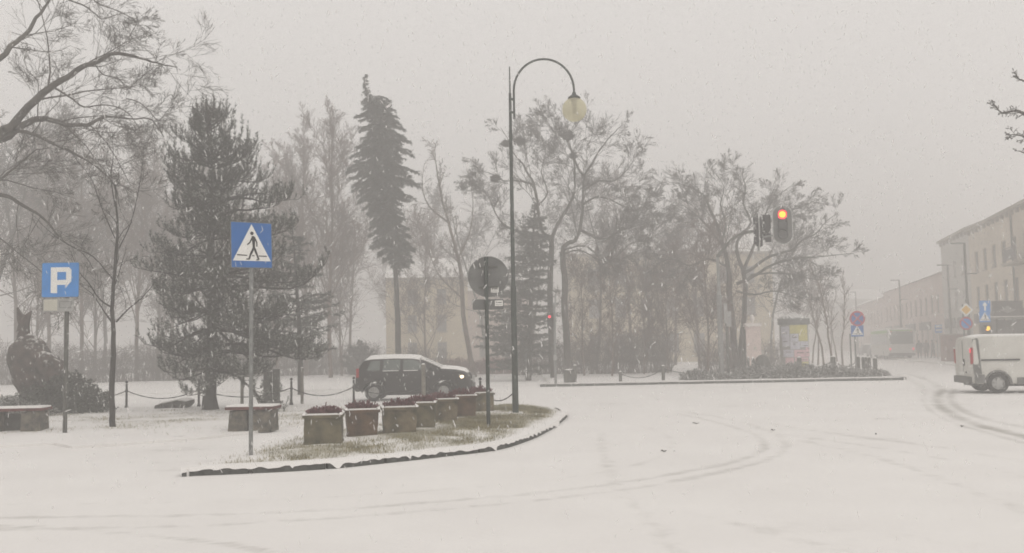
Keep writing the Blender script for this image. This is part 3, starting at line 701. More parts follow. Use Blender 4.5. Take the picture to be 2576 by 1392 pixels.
for (px, py, yy) in ((1244.5, 729, 0.046), (1255, 763, 0.041)):
    c2 = at(px, py, SY); st = MB().plate(rrect(0.165, 0.115, 0.01), yy - 0.001, yy, I3, c2).build('sticker', 'white', rsn)
    b = MB(); disc(b, -0.045, 0.02, 0.014, yy - 0.003, yy - 0.0015, I3, c2, 8)
    b.plate([(-.022, .01), (.06, .01), (.06, .026), (-.022, .026)], yy - 0.003, yy - 0.0015, I3, c2); b.plate([(-.06, -.03), (.06, -.03), (.06, -.024), (-.06, -.024)], yy - 0.003, yy - 0.0015, I3, c2)
    b.build('sticker_print', 'black', st)

# ------------------------------------------------------------------ planters with heather
def heather(c, rad, seed, label, m='heather', n=170):
    r_ = random.Random(seed); segs = []
    for i in range(n):
        a = r_.uniform(0, 6.283); q = math.sqrt(r_.random()) * rad; p = (c[0] + q * math.cos(a), c[1] + q * math.sin(a) * 0.9, c[2])
        hgt = r_.uniform(0.12, 0.25) * (1.15 - 0.4 * q / rad); d = norm((math.cos(a) * q / rad * .5 + r_.gauss(0, .15), math.sin(a) * q / rad * .5 + r_.gauss(0, .15), 1))
        e = tuple(p[k] + d[k] * hgt for k in range(3)); segs.append((*p, *e, 0.007, 0.009))
        for _ in range(3):
            t = r_.uniform(.3, .9); s = tuple(p[k] + d[k] * hgt * t for k in range(3)); dd = norm((d[0] + r_.gauss(0, .5), d[1] + r_.gauss(0, .5), d[2]))
            segs.append((*s, *tuple(s[k] + dd[k] * 0.06 for k in range(3)), 0.007, 0.008))
    t = thing('heather_plant', label, 'plant', c, group='heather plants in the island planters')
    V, F = tubes(segs, 4); np_mesh('foliage', V, F, 4, m, t); return t
PL = [(807, 1119, 'planter3', 'olive brown planter at the near end of the row, standing alone', 'tuft of purple heather in the nearest planter'),
      (904, 1101, 'planter2', 'reddish brown planter with wide dark rim, second in the row', 'heather in the reddish brown planter with a snowy rim'),
      (1000, 1094, 'planter', 'square planter in the middle of the row touching the one behind', 'heather in the square planter at the middle of the row'),
      (1056, 1080, 'planter3', 'mossy dark planter tucked behind the middle one', 'heather in the mossy dark planter behind the middle one'),
      (1110, 1062, 'planter', 'pale brown planter below the front wheel of the dark car', 'thin heather in front of the front wheel of the dark car'),
      (1160, 1051, 'planter2', 'brown planter just before the last one of the row', 'snowy heather in the planter just before the last one'),
      (1207, 1038, 'planter', 'last and farthest planter beside the round sign post', 'small heather in the farthest planter beside the post')]
for i, (x, y, m, lab, hl) in enumerate(PL):
    b0 = gp(x, y, 0.11) + Vector((0, 0.28, 0)); p = thing('planter', lab, 'planter', b0, R((6, 13, 10, 2, 11, 8, 14)[i]), 'planters in a row on the traffic island')
    H = (.50, .50, .51, .52, .49, .50, .48)[i]; s0, s1 = ((0.305, 0.325), (0.255, 0.310), (0.295, 0.335), (0.27, 0.31), (0.285, 0.33), (0.29, 0.325), (0.28, 0.31))[i]; q = math.sqrt(2)
    def sq(rads): return MB().lathe([(r * q, z) for r, z in rads], 4, (0, 0, 0), Matrix.Rotation(R(45), 3, 'Z'))
    # four boarded sides, hollow
    o = MB(); prof = [(s0, 0.0), (s0 + (s1 - s0) * .5, H * .5), (s1 - 0.02, H - 0.05), (s1 - 0.05, H - 0.05), (s0 - 0.03, 0.03)]
    o = sq(prof); o.build('tub', m, p, local=True, smooth=False)
    rim = MB()
    for k in range(4):
        a = k * math.pi / 2; rim.box((math.cos(a) * (s1 - 0.015), math.sin(a) * (s1 - 0.015), H - 0.022), (0.05, (s1 + 0.01) * 2 if k % 2 == 0 else (s1 - 0.041) * 2, 0.05), a)
    rim.build('rim', 'planter2' if i == 1 else m, p, local=True, smooth=False)
    ft = MB(); ft.box((0, 0, 0.02), (s0 * 2 + 0.03, s0 * 2 + 0.03, 0.05)); ft.build('foot', m, p, local=True, smooth=False)
    MB().box((0, 0, H - 0.085), ((s1 - 0.045) * 2, (s1 - 0.045) * 2, 0.02)).build('soil', 'soil', p, local=True, smooth=False)
    sn = MB(); r_ = random.Random(i)
    for k in range(4):
        a = k * math.pi / 2; ln = (s1 + 0.012) * 2 if k % 2 == 0 else (s1 - 0.044) * 2
        sn.box((math.cos(a) * (s1 - 0.015), math.sin(a) * (s1 - 0.015), H + 0.017), (0.052, ln, 0.026), a, top=0.93)
    sn.build('snow_cap', 'snow', p, local=True, smooth=False)
    heather((b0.x, b0.y, b0.z + H - 0.08), 0.24, 40 + i, hl)

# ------------------------------------------------------------------ posts, chains, benches, stele on the lawn
def chain_post(loc, label, h=0.85, group='chain posts along the near side of the road'):
    t = thing('chain_post', label, 'post', loc, group=group)
    MB().lathe([(0.06, 0), (0.06, 0.05), (0.038, 0.08), (0.034, h * .55), (0.048, h * .58), (0.048, h * .63), (0.034, h * .66), (0.034, h * .86), (0.022, h * .88)], 10).build('shaft', 'iron', t, local=True)
    MB().ball((0, 0, h * .94), 0.045, 10, 8).build('ball_finial', 'iron', t, local=True)
    return t
def chain(p, q, sag, label, rad=0.014, n=14, group=None):
    pts = [p.lerp(q, i / n) - Vector((0, 0, sag * (1 - (2 * i / n - 1) ** 2))) for i in range(n + 1)]
    rs_ = [rad * (1.25 if i % 2 else 0.85) for i in range(n + 1)]
    b = MB().tube([v - p for v in pts], rs_, 6); o = b.build('chain', 'iron'); o.location = p; tag(o, label, 'chain', group); return o
CPY = 30.0; cps = []
for x, lab in ((-40, 'black chain post at the very left'), (118, 'black chain post behind the leafy shrub'), (318, 'black iron chain post just right of the slender tree'), (500, 'black chain post beside the pine trunk'), (733, 'black iron chain post right of the dark stone slab'),
               (890, 'black chain post in front of the rear wheel of the dark car'), (1074, 'black chain post in front of the front wheel of the dark car'), (1209, 'black iron chain post between the dark car and the lamp')):
    f = foot(x, CPY if x != 1209 else 27.0, 0.05); chain_post(f, lab); cps.append(f)
cps.append(Vector((lamp.location.x - 0.05, lamp.location.y + 0.02, 0.35)))
cl_ = ['chain at the left edge behind the bench', 'chain behind the leafy shrub', 'sagging chain between the slender tree and the pine', 'chain behind the pine trunk', 'chain right of the dark stone slab', 'chain behind the planters near the rear wheel', 'chain before the front wheel of the dark car', 'sagging chain running to the street lamp']
for i in range(len(cps) - 1):
    chain(cps[i] + Vector((0, 0, 0.53)), cps[i + 1] + Vector((0, 0, 0.53 if i < 7 else 0.25)), 0.26, cl_[i], group='chains strung along the park edge')
def wood_post(x, y0, y1, label, r=0.055, Y=None, m='wood_post'):
    b0 = foot(x, Y, 0.04) if Y else gp(x, y1, 0.05); h = at(x, y0, b0.y).z - b0.z
    t = thing('wooden_post', label, 'post', b0, group='wooden posts in the park')
    MB().lathe([(r, 0), (r * .96, h * .5), (r * .93, h - 0.02), (r * .5, h)], 9).build('shaft', m, t, local=True)
    MB().lathe([(r * .9, 0), (r * .8, 0.02), (r * .3, 0.035)], 9, (0, 0, h - 0.015)).build('snow_cap', 'snow', t, local=True)
wood_post(609, 952, 1018, 'grey wooden post left of the dark stone slab'); wood_post(760, 925, 1016, 'slim pale wooden post right of the dark stone slab', 0.05)
wood_post(1066, 916, 1010, 'pale wooden post standing before the front door of the dark car', 0.062, 27.5)
# low red topped benches
def bench(x, y, wpx, rz, label, dark):
    b0 = gp(x, y, 0.05) + Vector((0, 0.3, 0)); s = FPX / b0.y; w = wpx / s; h = 0.50
    t = thing('stone_bench', label, 'bench', b0, rz, 'red topped stone benches')
    for k in range(4):
        MB().box((0, -0.24 + k * 0.16, h - 0.03 + 0.002 * k), (w, 0.145, 0.06)).build('seat_slat', 'bench_red', t, local=True)
    sc_ = MB(); sc_.box((0, 0, h + 0.020), (w - 0.02, 0.60, 0.034), top=0.97); sc_.build('snow_cap', 'snow', t, local=True, smooth=False)
    for sx in (-1, 1):
        MB().box((sx * (w * .5 - 0.26), 0, h / 2 - 0.055), (0.42, 0.56, h - 0.05), top=0.86 if sx < 0 else 0.93).build('support', 'stone', t, local=True, smooth=False)
    MB().box((0, 0.12, h / 2 - 0.08), (w - 0.9, 0.2, h - 0.1)).build('dark_infill', 'stone_dark', t, local=True, smooth=False)  # dark block added to stand for the dark opening between the supports
    return t
bench(628, 1084, 120, R(-3), 'red topped stone bench under light snow behind the pedestrian sign post', 1)
bench(20, 1086, 152, R(6), 'snow covered red topped stone bench at the left edge beside the parking sign', 0)
# twin stone slabs
s0 = gp(684, 1014, 0.05)
st = thing('stone_stele', 'dark upright double stone slab on the lawn behind the bench', 'monument', s0, R(8))
for k, (xx, w, h) in enumerate(((-0.13, 0.27, 1.02), (0.14, 0.22, 1.10))):
    MB().box((xx, 0.03 * k, h / 2), (w, 0.20, h), top=0.97).build('slab', 'stone_dark', st, local=True, smooth=False)
MB().box((0, 0, 0.03), (0.7, 0.34, 0.08)).build('base', 'stone_dark', st, local=True, smooth=False)
# flat plaque stone lying tilted
s0 = gp(440, 1026, 0.05)
st = thing('plaque_stone', 'low slanting stone block with snow on top lying left of the pine', 'stone', s0, R(-6))
b = MB(); r_ = random.Random(9)
poly = [(-.52, 0), (.38, 0), (.50, .12), (.50, .22), (.2, .25), (-.05, .20), (-.30, .16), (-.50, .10)]
b.plate(poly, -0.3, 0.3, Matrix.Rotation(R(3), 3, 'X')); b.build('block', 'stone_dark', st, local=True, smooth=False); MB().plate([(-.49, .102), (-.30, .162), (-.05, .202), (.2, .252), (.49, .222), (.40, .262), (.2, .285), (-.06, .232), (-.30, .190), (-.46, .125)], -0.27, 0.29, Matrix.Rotation(R(3), 3, 'X')).build('snow_cap', 'snow', st, local=True)
for k in range(9):
    x = -0.42 + k * 0.105; MB().box((x, -0.32, 0.06 + 0.008 * (k % 3)), (0.09, 0.06, 0.09), R(r_.uniform(-12, 12)), top=.8).build('stone', 'stone_dark', st, local=True, smooth=False)
# small things lying on the road
for x, y, l, a, lab in ((1945, 1083, 0.10, 20, 'small dark leaf on the snow right of the island'), (2205, 1093, 0.09, 70, 'tiny dark scrap on the snow in the middle of the road'), (2421, 1073, 0.12, 40, 'dark clod beside the tyre tracks'), (1750, 1066, 0.16, 10, 'curled leaf near the island tip'), (2229, 1055, 0.55, 4, 'thin curved twig lying on the snow before the tracks'), (1700, 1137, 0.22, 80, 'thin stalk on the snow beside the kerb'), (1670, 1136, 0.12, 30, 'bent grass stalk on the snow below the island')):
    p = gp(x, y, 0.006); a = R(a); d = Vector((math.cos(a), math.sin(a), 0)); n_ = Vector((-d.y, d.x, 0))
    pts = [d * l * (t - .5) + n_ * l * 0.16 * (1 - (2 * t - 1) ** 2) + Vector((0, 0, 0.01 + 0.012 * math.sin(t * 7))) for t in (0, .2, .4, .6, .8, 1)]
    o = MB().tube(pts, [0.005, 0.008, 0.012, 0.010, 0.008, 0.004] if l < .2 else [0.001, 0.0018, 0.0018, 0.0018, 0.0015, 0.001], 5).build('fallen_twig', 'bark_wet'); o.location = p; tag(o, lab, 'twig', 'bits of twig and leaf lying on the road')

# ================================================================== TREES
def P_(**k):
    d = dict(seg=[10, 8, 6, 4, 3, 2], wob=[.06, .13, .17, .2, .22, .25], grav=[.02, .02, .02, .01, 0, 0], n=[16, 8, 7, 5, 3, 0], ang=[45, 45, 48, 50, 50, 50], lr=[.5, .5, .48, .5, .5, .5],
             up=[.15, .12, .08, .03, 0, 0], t0=[.3, .15, .15, .1, .1], rr=.55, taper=.3, max=4)
    d.update(k); return d
# --- large tree at the left edge whose limbs reach over the lawn
rg = random.Random(21); segs = []; RMIN[0] = 0.0040; RS = 1.22; LS = 1.85
PB = P_(n=[10, 8, 6, 5, 4, 0], lr=[.30, .56, .62, .66, .80, .5], ang=[50, 50, 44, 36, 30, 30], wob=[.1, .12, .12, .10, .08, .07], seg=[8, 7, 6, 4, 3, 2], grav=[0, .01, .02, .01, 0, 0], rr=.34, max=5, t0=[.1, .15, .15, .15, .15, .1])
TY = 24.0
def LB(pts, r0, r1, dy0, dy1, Lb=None, t0=.1, P=PB, lvl=1, sub=3):
    n = len(pts) - 1
    return limb(rg, segs, [at(x, y, TY + (dy0 + (dy1 - dy0) * i / n) * LS) for i, (x, y) in enumerate(pts)], r0 * RS, r1 * RS, lvl, P, Lb * LS if Lb else None, t0, sub)
bt = foot(-330, TY, 0.05)
LB([(-330, at_y) for at_y in (1100, 1000, 760, 560, 430)], 0.30, 0.20, 0, 0, P=None)
LB([(-330, 440), (-312, 200), (-290, -70)], 0.17, 0.10, 0, 0, P=None)
LB([(-330, 560), (-230, 470), (-110, 400), (0, 335), (28, 320), (92, 248), (138, 214), (193, 177), (239, 158), (299, 133), (349, 147), (395, 158), (445, 170)], 0.120, 0.010, 0, -0.6, 3.0, .35)
LB([(-330, 480), (-240, 410), (-120, 372), (0, 352), (46, 322), (83, 303), (115, 299), (147, 308), (175, 317), (221, 312), (267, 294), (322, 299), (381, 301), (412, 345)], 0.105, 0.008, 0, 0.9, 2.7, .4)
LB([(-60, 370), (0, 345), (41, 331), (69, 333), (101, 345), (138, 363), (184, 386), (230, 411), (271, 446), (290, 473), (300, 520)], 0.055, 0.010, 0.1, -0.9, 2.4, .25)
LB([(138, 221), (184, 250), (211, 269), (257, 264), (299, 271), (331, 294), (352, 330)], 0.026, 0.008, -.2, .5, 1.7)
LB([(-330, 430), (-260, 320), (-120, 215), (0, 148), (28, 115), (64, 87), (92, 46), (124, 0), (150, -60)], 0.085, 0.020, 0, 0.4, 2.4, .4)
LB([(-330, 620), (-180, 530), (-60, 470), (0, 450), (23, 432), (69, 395), (92, 377), (130, 372)], 0.05, 0.008, 0, -.5, 2.0, .4)
LB([(-60, 470), (5, 453), (41, 460), (83, 473), (138, 483), (190, 500)], 0.022, 0.006, -.2, .6, 1.6)
LB([(-330, 660), (-160, 540), (-40, 495), (0, 492), (23, 496), (60, 519), (101, 542), (129, 570), (152, 602), (211, 639), (240, 690)], 0.06, 0.009, 0, .4, 2.0, .4)
LB([(-292, -60), (-200, -62), (0, -50), (120, -30), (175, 0), (211, 14), (239, 34), (257, 48), (294, 37), (330, 30)], 0.035, 0.008, 0.5, .9, 1.6, .4)
LB([(211, -40), (240, 5), (285, 23), (331, 46), (340, 64), (330, 85)], 0.018, 0.006, .6, .2, 1.3)
LB([(94, 294), (96, 250), (94, 202), (70, 180), (60, 140)], 0.016, 0.006, -.2, .3, 1.2)
LB([(239, 161), (257, 186), (285, 195), (303, 202), (322, 225), (340, 207), (381, 175)], 0.016, 0.006, -.5, -.2, 1.4)
LB([(317, 248), (349, 257), (377, 280), (400, 304), (430, 270), (480, 268)], 0.014, 0.005, -.4, .2, 1.3)
LB([(-60, 560), (0, 600), (50, 640), (110, 690), (160, 760)], 0.02, 0.006, .3, .6, 1.8)
LB([(221, 312), (260, 350), (290, 395), (330, 470)], 0.016, 0.005, .3, .1, 1.2)
tree_from(segs, 'large bare tree at the left edge spreading crooked limbs over the lawn', bt, 'bark_big', 'bare_tree', split=0.04); RS = LS = 1.0

# --- slender young tree on the lawn
rg = random.Random(5); segs = []; RMIN[0] = 0.005; bt = gp(285, 1074, 0.05); TY = bt.y
PS = P_(n=[14, 7, 6, 4, 3, 0], lr=[.3, .42, .5, .5, .5, .5], ang=[35, 40, 45, 45, 45, 45], up=[.2, .15, .1, .05, 0, 0], rr=.45, max=4, seg=[8, 8, 5, 4, 3, 2], t0=[.2] * 5)
LB([(285, 1076), (281, 1002), (285, 894), (285, 850), (283, 807), (285, 720), (292, 632), (296, 589), (292, 530), (290, 465)], 0.075, 0.018, 0, 0, 4.0, .32, PS)
LB([(292, 811), (320, 780), (357, 750), (387, 715)], 0.022, 0.010, 0, .2, 1.6, .2, PS, 2)
LB([(279, 772), (252, 754), (222, 711), (200, 685), (180, 640)], 0.022, 0.008, 0, -.3, 2.2, .2, PS, 2)
LB([(283, 702), (235, 646), (187, 624), (144, 598), (100, 560)], 0.020, 0.007, 0, .5, 2.2, .2, PS, 2)
LB([(292, 640), (330, 560), (350, 470), (360, 400)], 0.020, 0.007, 0, .5, 2.4, .2, PS, 2)
LB([(290, 520), (280, 450), (285, 390), (282, 330)], 0.018, 0.006, 0, .1, 2.0, .2, PS, 2)
LB([(290, 600), (255, 520), (230, 450), (190, 400)], 0.018, 0.006, 0, .3, 2.2, .2, PS, 2)
tree_from(segs, 'slender young bare tree with a forked trunk between the parking sign and the pine', bt, 'bark_wet', 'young_tree', split=0.02)

# --- needles: bottle-brush shoots
def brushes(B, D, Ln, m_n, nl, w, seed, stiff=.55):
    """B base points, D directions, Ln lengths; m_n needles per shoot of length nl"""
    rs_ = np.random.RandomState(seed); n = len(B); B = np.array(B); D = np.array(D); D /= np.linalg.norm(D, axis=1, keepdims=True); Ln = np.array(Ln)
    t = rs_.rand(n, m_n, 1); q = rs_.randn(n, m_n, 3); q -= (q * D[:, None]).sum(-1, keepdims=True) * D[:, None]; q /= np.linalg.norm(q, axis=-1, keepdims=True) + 1e-6
    p = B[:, None] + D[:, None] * Ln[:, None, None] * t; dd = D[:, None] * stiff + q * (1 - stiff * .6); dd /= np.linalg.norm(dd, axis=-1, keepdims=True)
    s = np.cross(dd, rs_.randn(n, m_n, 3)); s /= np.linalg.norm(s, axis=-1, keepdims=True) + 1e-6
    k = nl * (0.7 + .6 * rs_.rand(n, m_n, 1)); V = np.zeros((n, m_n, 3, 3)); V[:, :, 0] = p + s * w; V[:, :, 1] = p - s * w; V[:, :, 2] = p + dd * k
    return V.reshape(-1, 3), np.arange(n * m_n * 3).reshape(-1, 3)

# --- pine
def itp0(tab, x):
    for a, b in zip(tab, tab[1:]):
        if x <= b[0]: return a[1] + (b[1] - a[1]) * max(0, (x - a[0]) / (b[0] - a[0]))
    return tab[-1][1]
rg = random.Random(14); pb_ = gp(529, 1030, 0.06); PY = pb_.y; S_ = PY / FPX
ptop = at(519, 240, PY); H = ptop.z - pb_.z
pine = thing('pine_tree', 'broad dark pine with upturned shoots dusted with snow, behind the pedestrian sign', 'tree', pb_)
def PX(x, y): return at(x, y, PY)
tr = [PX(529, 1034), PX(527, 1000), PX(533, 900), PX(531, 760), PX(533, 600), PX(535, 450), PX(525, 330), PX(519, 250)]
segs = []; limb(rg, segs, tr, 0.21, 0.03, 0, None)
segs.insert(0, (*tr[0], *tr[1], 0.27, 0.20))
prof = [(255, 25, 40), (300, 60, 80), (350, 105, 118), (450, 140, 150), (550, 155, 205), (650, 160, 262), (750, 160, 300), (830, 170, 335), (880, 165, 325), (930, 140, 280)]
def hw(y):
    for a, b in zip(prof, prof[1:]):
        if y <= b[0]:
            t = max(0, (y - a[0]) / (b[0] - a[0])); return a[1] + (b[1] - a[1]) * t, a[2] + (b[2] - a[2]) * t
    return prof[-1][1:]
Bs, Ds, Ls = [], [], []
y = 318.0; a0 = 0
def shoot(c, dx_, dy_, up, l): Bs.append(tuple(c)); Ds.append((dx_ + rg.gauss(0, .22), dy_ + rg.gauss(0, .22), up)); Ls.append(l)
while y < 930:
    p = None
    for u, v in zip(tr[:-1], tr[1:]):
        zt = at(530, y + (rg.uniform(-16, 16) if y > 330 else 0), PY).z
        if v.z >= zt >= u.z: p = u.lerp(v, (zt - u.z) / (v.z - u.z))
    if p is None: p = tr[-1]
    nb = 6 if y < 380 else 9; a0 += 1.1
    for k in range(nb):
        az = a0 + 2 * math.pi * k / nb + rg.uniform(-.4, .4); l, r = hw(y + rg.uniform(-14, 14)); cx_ = math.cos(az)
        L_ = ((l if cx_ < 0 else r) * abs(cx_) + min(l, r) * 0.95 * (1 - abs(cx_))) * S_ * rg.uniform(.5, 1.12) * (.62 if y < 380 else (.85 if y < 450 else 1))
        steep = itp0([(300, .95), (380, .80), (450, .62), (560, .42), (700, .24), (930, .04)], y) + rg.uniform(-.16, .16)
        d = Vector((cx_, math.sin(az), steep)).normalized(); pts = [p]; n = 8; q = p
        for i in range(n):
            d = (d + Vector((rg.gauss(0, .13), rg.gauss(0, .13), rg.gauss(0, .13) + (-.10 if i < 4 else .14)))).normalized(); q = q + d * L_ / n; pts.append(q)
        r0 = 0.020 + 0.011 * L_
        for i in range(n): segs.append((*pts[i], *pts[i + 1], r0 * (1 - .8 * i / n), r0 * (1 - .8 * (i + 1) / n)))
        m = max(3, int(L_ * 5.0)); s0 = .18 if L_ < 1.6 else .30
        for j in range(m):
            t = s0 + (1 - s0) * (j + rg.random()) / m; f = t * n; i = min(int(f), n - 1); q = pts[i].lerp(pts[i + 1], f - i); dd = (pts[i + 1] - pts[i]).normalized()
            sd = Vector((-dd.y, dd.x, 0)).normalized() * (1 if j % 2 else -1); bl = (0.30 + 0.6 * (1 - t)) * min(L_, 2.6) * 0.50 * rg.uniform(.45, 1.15) + .10
            bd = (dd * 0.8 + sd * rg.uniform(.4, 1.1) + Vector((0, 0, rg.uniform(-.15, .35)))).normalized(); md = q + bd * bl * .55; e = md + (bd + Vector((0, 0, .7))).normalized() * bl * .5
            segs.append((*q, *md, 0.012, 0.009)); segs.append((*md, *e, 0.009, 0.006)); ns = max(2, int(bl / 0.14))
            for s_ in range(ns):
                tt = (s_ + rg.random()) / ns; c = q.lerp(md, tt / .55) if tt < .55 else md.lerp(e, (tt - .55) / .45)
                shoot(c, bd.x * .5, bd.y * .5, rg.uniform(.5, 1.6), rg.uniform(.16, .30))
            shoot(e, 0, 0, 1, rg.uniform(.22, .40))
        shoot(pts[-1] - d * .1, d.x * .4, d.y * .4, 1.2, rg.uniform(.28, .42))
    y += 24 if y < 450 else 31
for k in range(40):   # long upright candles of the top
    a = rg.uniform(0, 6.28); q = rg.uniform(0, 1); yy = 262 + 105 * q + rg.uniform(-6, 22); l, r = hw(yy); c = PX(525 + (r if math.cos(a) > 0 else l) * math.cos(a) * .9 * rg.uniform(.3, 1), yy) + Vector((0, math.sin(a) * q * .8, 0))
    for z in range(3):
        Bs.append(tuple(c + Vector((0, 0, z * .18 - .25)))); Ds.append((rg.gauss(0, .06) + math.cos(a) * .10, rg.gauss(0, .1), 1)); Ls.append(.30)
S2 = np.array(segs); bg_ = S2[:, 6] >= .02
V, F = tubes(S2[bg_], 8); np_mesh('trunk', V, F, 4, 'bark_wet', pine, True)
V, F = tubes(S2[~bg_], 3); np_mesh('branches', V, F, 4, 'bark_wet', pine)
V, F = brushes(Bs, Ds, Ls, 30, 0.088, 0.0085, 3, .62); np_mesh('crown', V, F, 3, 'needle', pine)
print('pine shoots', len(Bs))

# --- conifers with drooping sprays
def conifer(name, label, prof, Y, base_y, tr_pts, seed, n_spray, m='needle2', sl=.5, nl=.17, nw=.018, mn=15, tr_r=.18, droop=.45, bark='bark_wet', tier=.38, dens=4, tipup=True):
    """prof: (y, centre x, half width) outline in pixels"""
    rg = random.Random(seed); b0 = foot(tr_pts[-1][0], Y, 0.05); t = thing(name, label, 'tree', b0); s = Y / FPX
    pts = [at(x, y, Y) for x, y in tr_pts[:-1]] + [b0 - Vector((0, 0, .05))]; segs = []; limb(rg, segs, pts[::-1], tr_r, 0.02, 0, None)
    V, F = tubes(segs, 8); np_mesh('trunk', V, F, 4, bark, t, True)
    Bs, Ds, Ls = [], [], []; wood = []; y = prof[0][0] + 2.0; k = 0
    def P2(yy):
        for a, b in zip(prof, prof[1:]):
            if yy <= b[0]: f = (yy - a[0]) / (b[0] - a[0]); return a[1] + (b[1] - a[1]) * f, a[2] + (b[2] - a[2]) * f
        return prof[-1][1:]
    while y < prof[-1][0]:
        nb = 11; k += 1
        for q in range(nb):
            az = k * .7 + 6.283 * q / nb + rg.uniform(-.25, .25); yy = y + rg.uniform(-.9, .9) * tier / s; cx_, h = P2(max(prof[0][0], min(yy, prof[-1][0]))); c = at(cx_, yy, Y)
            rad = h * s * rg.choice((.5, .72, .85, .95, 1.0, 1.14)) * (1 + .20 * noise.noise(Vector((math.cos(az) * 1.7, math.sin(az) * 1.7, yy * .035 + seed)))); d = Vector((math.cos(az), math.sin(az), 0)); n = max(2, int(rad / .17)); p = c; el = .25 if h > 20 else 1.2
            for i in range(n):
                d = (d + Vector((rg.gauss(0, .16), rg.gauss(0, .16), 0))).normalized(); f = (i + 1) / n; dz = rg.gauss(0, .22) + el * (1 - f) - droop * f + (.45 * (f - .8) / .2 if f > .8 and tipup else 0); e = p + (d + Vector((0, 0, dz))).normalized() * rad / n * 1.05; wood.append((*p, *e, .03 * (1 - f * .7), .03 * (1 - f * .8)))
                for _ in range((dens if f > .25 else max(1, dens - 2)) if h > 20 else 1):
                    sd = rg.gauss(0, 1) * .55; Bs.append(tuple(p.lerp(e, rg.random()))); Ds.append((d.x - d.y * sd + rg.gauss(0, .2), d.y + d.x * sd + rg.gauss(0, .2), -droop * 1.1 + rg.gauss(0, .3))); Ls.append(sl * rg.uniform(.45, 1.0) * (.6 + .4 * (1 - f)) * (min(1, .4 + h / 60) if h > 20 else .18))
                p = e
        y += tier / s
    V, F = tubes(wood, 3); np_mesh('branches', V, F, 4, bark, t)
    V, F = brushes(Bs, Ds, Ls, mn, nl, nw, seed, .75); np_mesh('crown', V, F, 3, m, t); print(name, len(Bs)); return t
conifer('spruce_tree', 'tall narrow dark spruce with a ragged pointed top and a bare lower trunk', [(196, 919, 4), (238, 922, 9), (243, 946, 33), (262, 952, 41), (300, 957, 58), (340, 962, 66), (400, 965, 76), (440, 962, 84), (478, 962, 78), (500, 965, 56), (510, 966, 47), (540, 970, 50), (580, 978, 52), (628, 1000, 42), (652, 1004, 30), (685, 1000, 9)], 50, 950,
        [(915, 194), (935, 300), (962, 450), (985, 600), (995, 700), (1000, 800), (1002, 950)], 31, 4200, tr_r=.17, tier=.24, dens=7, sl=.42, nl=.13, nw=.012, mn=16, droop=.75)
conifer('fir_tree', 'dark fir behind the lamp post with the round sign in front', [(512, 1345, 5), (560, 1345, 26), (620, 1340, 46), (690, 1325, 66), (760, 1312, 84), (830, 1300, 90), (890, 1300, 86), (925, 1305, 70)], 50, 955,
        [(1345, 510), (1342, 600), (1335, 800), (1330, 955)], 33, 3000, tr_r=.16, droop=.15, sl=.42, tier=.34, dens=4, nl=.13, nw=.013)
conifer('yew_bush', 'dark low evergreen bush left of the dark car', [(868, 905, 6), (885, 903, 28), (910, 902, 40), (935, 902, 44), (950, 902, 42)], 62, 955, [(905, 870), (905, 955)], 34, 420, tr_r=.06, sl=.4, droop=-.5, tier=.3)

conifer('fir_tree', 'lower dark conifer mass standing just right of the pedestrian sign, behind the pine', [(560, 735, 5), (620, 738, 36), (700, 745, 62), (780, 755, 84), (860, 760, 95), (905, 760, 80)], 38, 960,
        [(735, 560), (745, 700), (755, 850), (758, 965)], 35, 0, tr_r=.13, droop=.05, sl=.34, tier=.46, dens=3, nl=.12, nw=.010)
# --- crow tree behind the lamp
rg = random.Random(77); segs = []; RMIN[0] = 0.0068; TY = 50.0
CF = lambda pts: [(1136 + x * .514, 126 + y * .514) for x, y in pts]
PC = P_(n=[9, 9, 7, 6, 5, 0], lr=[.4, .55, .60, .68, .85, .5], ang=[45, 45, 42, 34, 28, 28], wob=[.1, .10, .10, .08, .06, .06], rr=.36, max=5, up=[.2, .12, .08, .05, 0, 0], t0=[.15] * 5, seg=[8, 7, 6, 4, 3, 2])
bt = foot(1432, TY, .06)
bt = foot(1392, TY + .8, .06)
LB([(1392, 958), (1386, 860), (1383, 740), (1386, 640), (1388, 600)], .17, .13, .8, .6, P=None)
LB(CF([(490, 920), (440, 880), (420, 740), (400, 655), (370, 600), (350, 560), (305, 510), (270, 430), (240, 380)]), .10, .015, .6, -.5, 5.5, .2, PC)
LB(CF([(490, 920), (520, 850), (565, 780), (600, 700), (602, 600), (595, 520), (560, 420), (500, 350)]), .10, .015, .6, 1.2, 5.5, .2, PC)
LB(CF([(300, 880), (250, 850), (210, 790), (180, 720), (130, 680), (80, 690)]), .055, .012, 1.4, .5, 4, .2, PC)
LB(CF([(490, 930), (380, 900), (300, 880), (260, 860)]), .07, .055, .6, 1.4, 2, .2, PC)
LB(CF([(400, 660), (330, 640), (250, 640), (180, 600), (110, 600)]), .05, .012, .3, -.8, 4, .2, PC)
LB(CF([(425, 760), (470, 700), (440, 600), (460, 500), (430, 400)]), .05, .012, .5, 1.5, 4, .2, PC)
tree_from(segs, 'bare tree with crow nests whose forked limbs lean left behind the lamp pole', bt, 'bark', 'bare_tree', split=0.04)
segs = []; bt = foot(1432, TY, .06)
LB([(1432, 958), (1426, 870), (1420, 760), (1419, 691), (1416, 640)], .19, .14, 0, 0, P=None)
LB(CF([(541, 1010), (550, 965), (580, 942), (605, 930), (628, 880), (640, 800), (643, 720), (650, 620), (690, 550), (740, 470), (800, 400), (830, 370)]), .13, .02, 0, .8, 6.5, .3, PC)
LB(CF([(648, 625), (610, 560), (590, 500), (560, 440), (500, 400), (460, 330)]), .07, .015, .4, -1, 5, .2, PC)
LB(CF([(630, 880), (700, 915), (760, 925), (830, 880), (880, 870), (940, 850)]), .08, .015, 0, .9, 4.5, .2, PC)
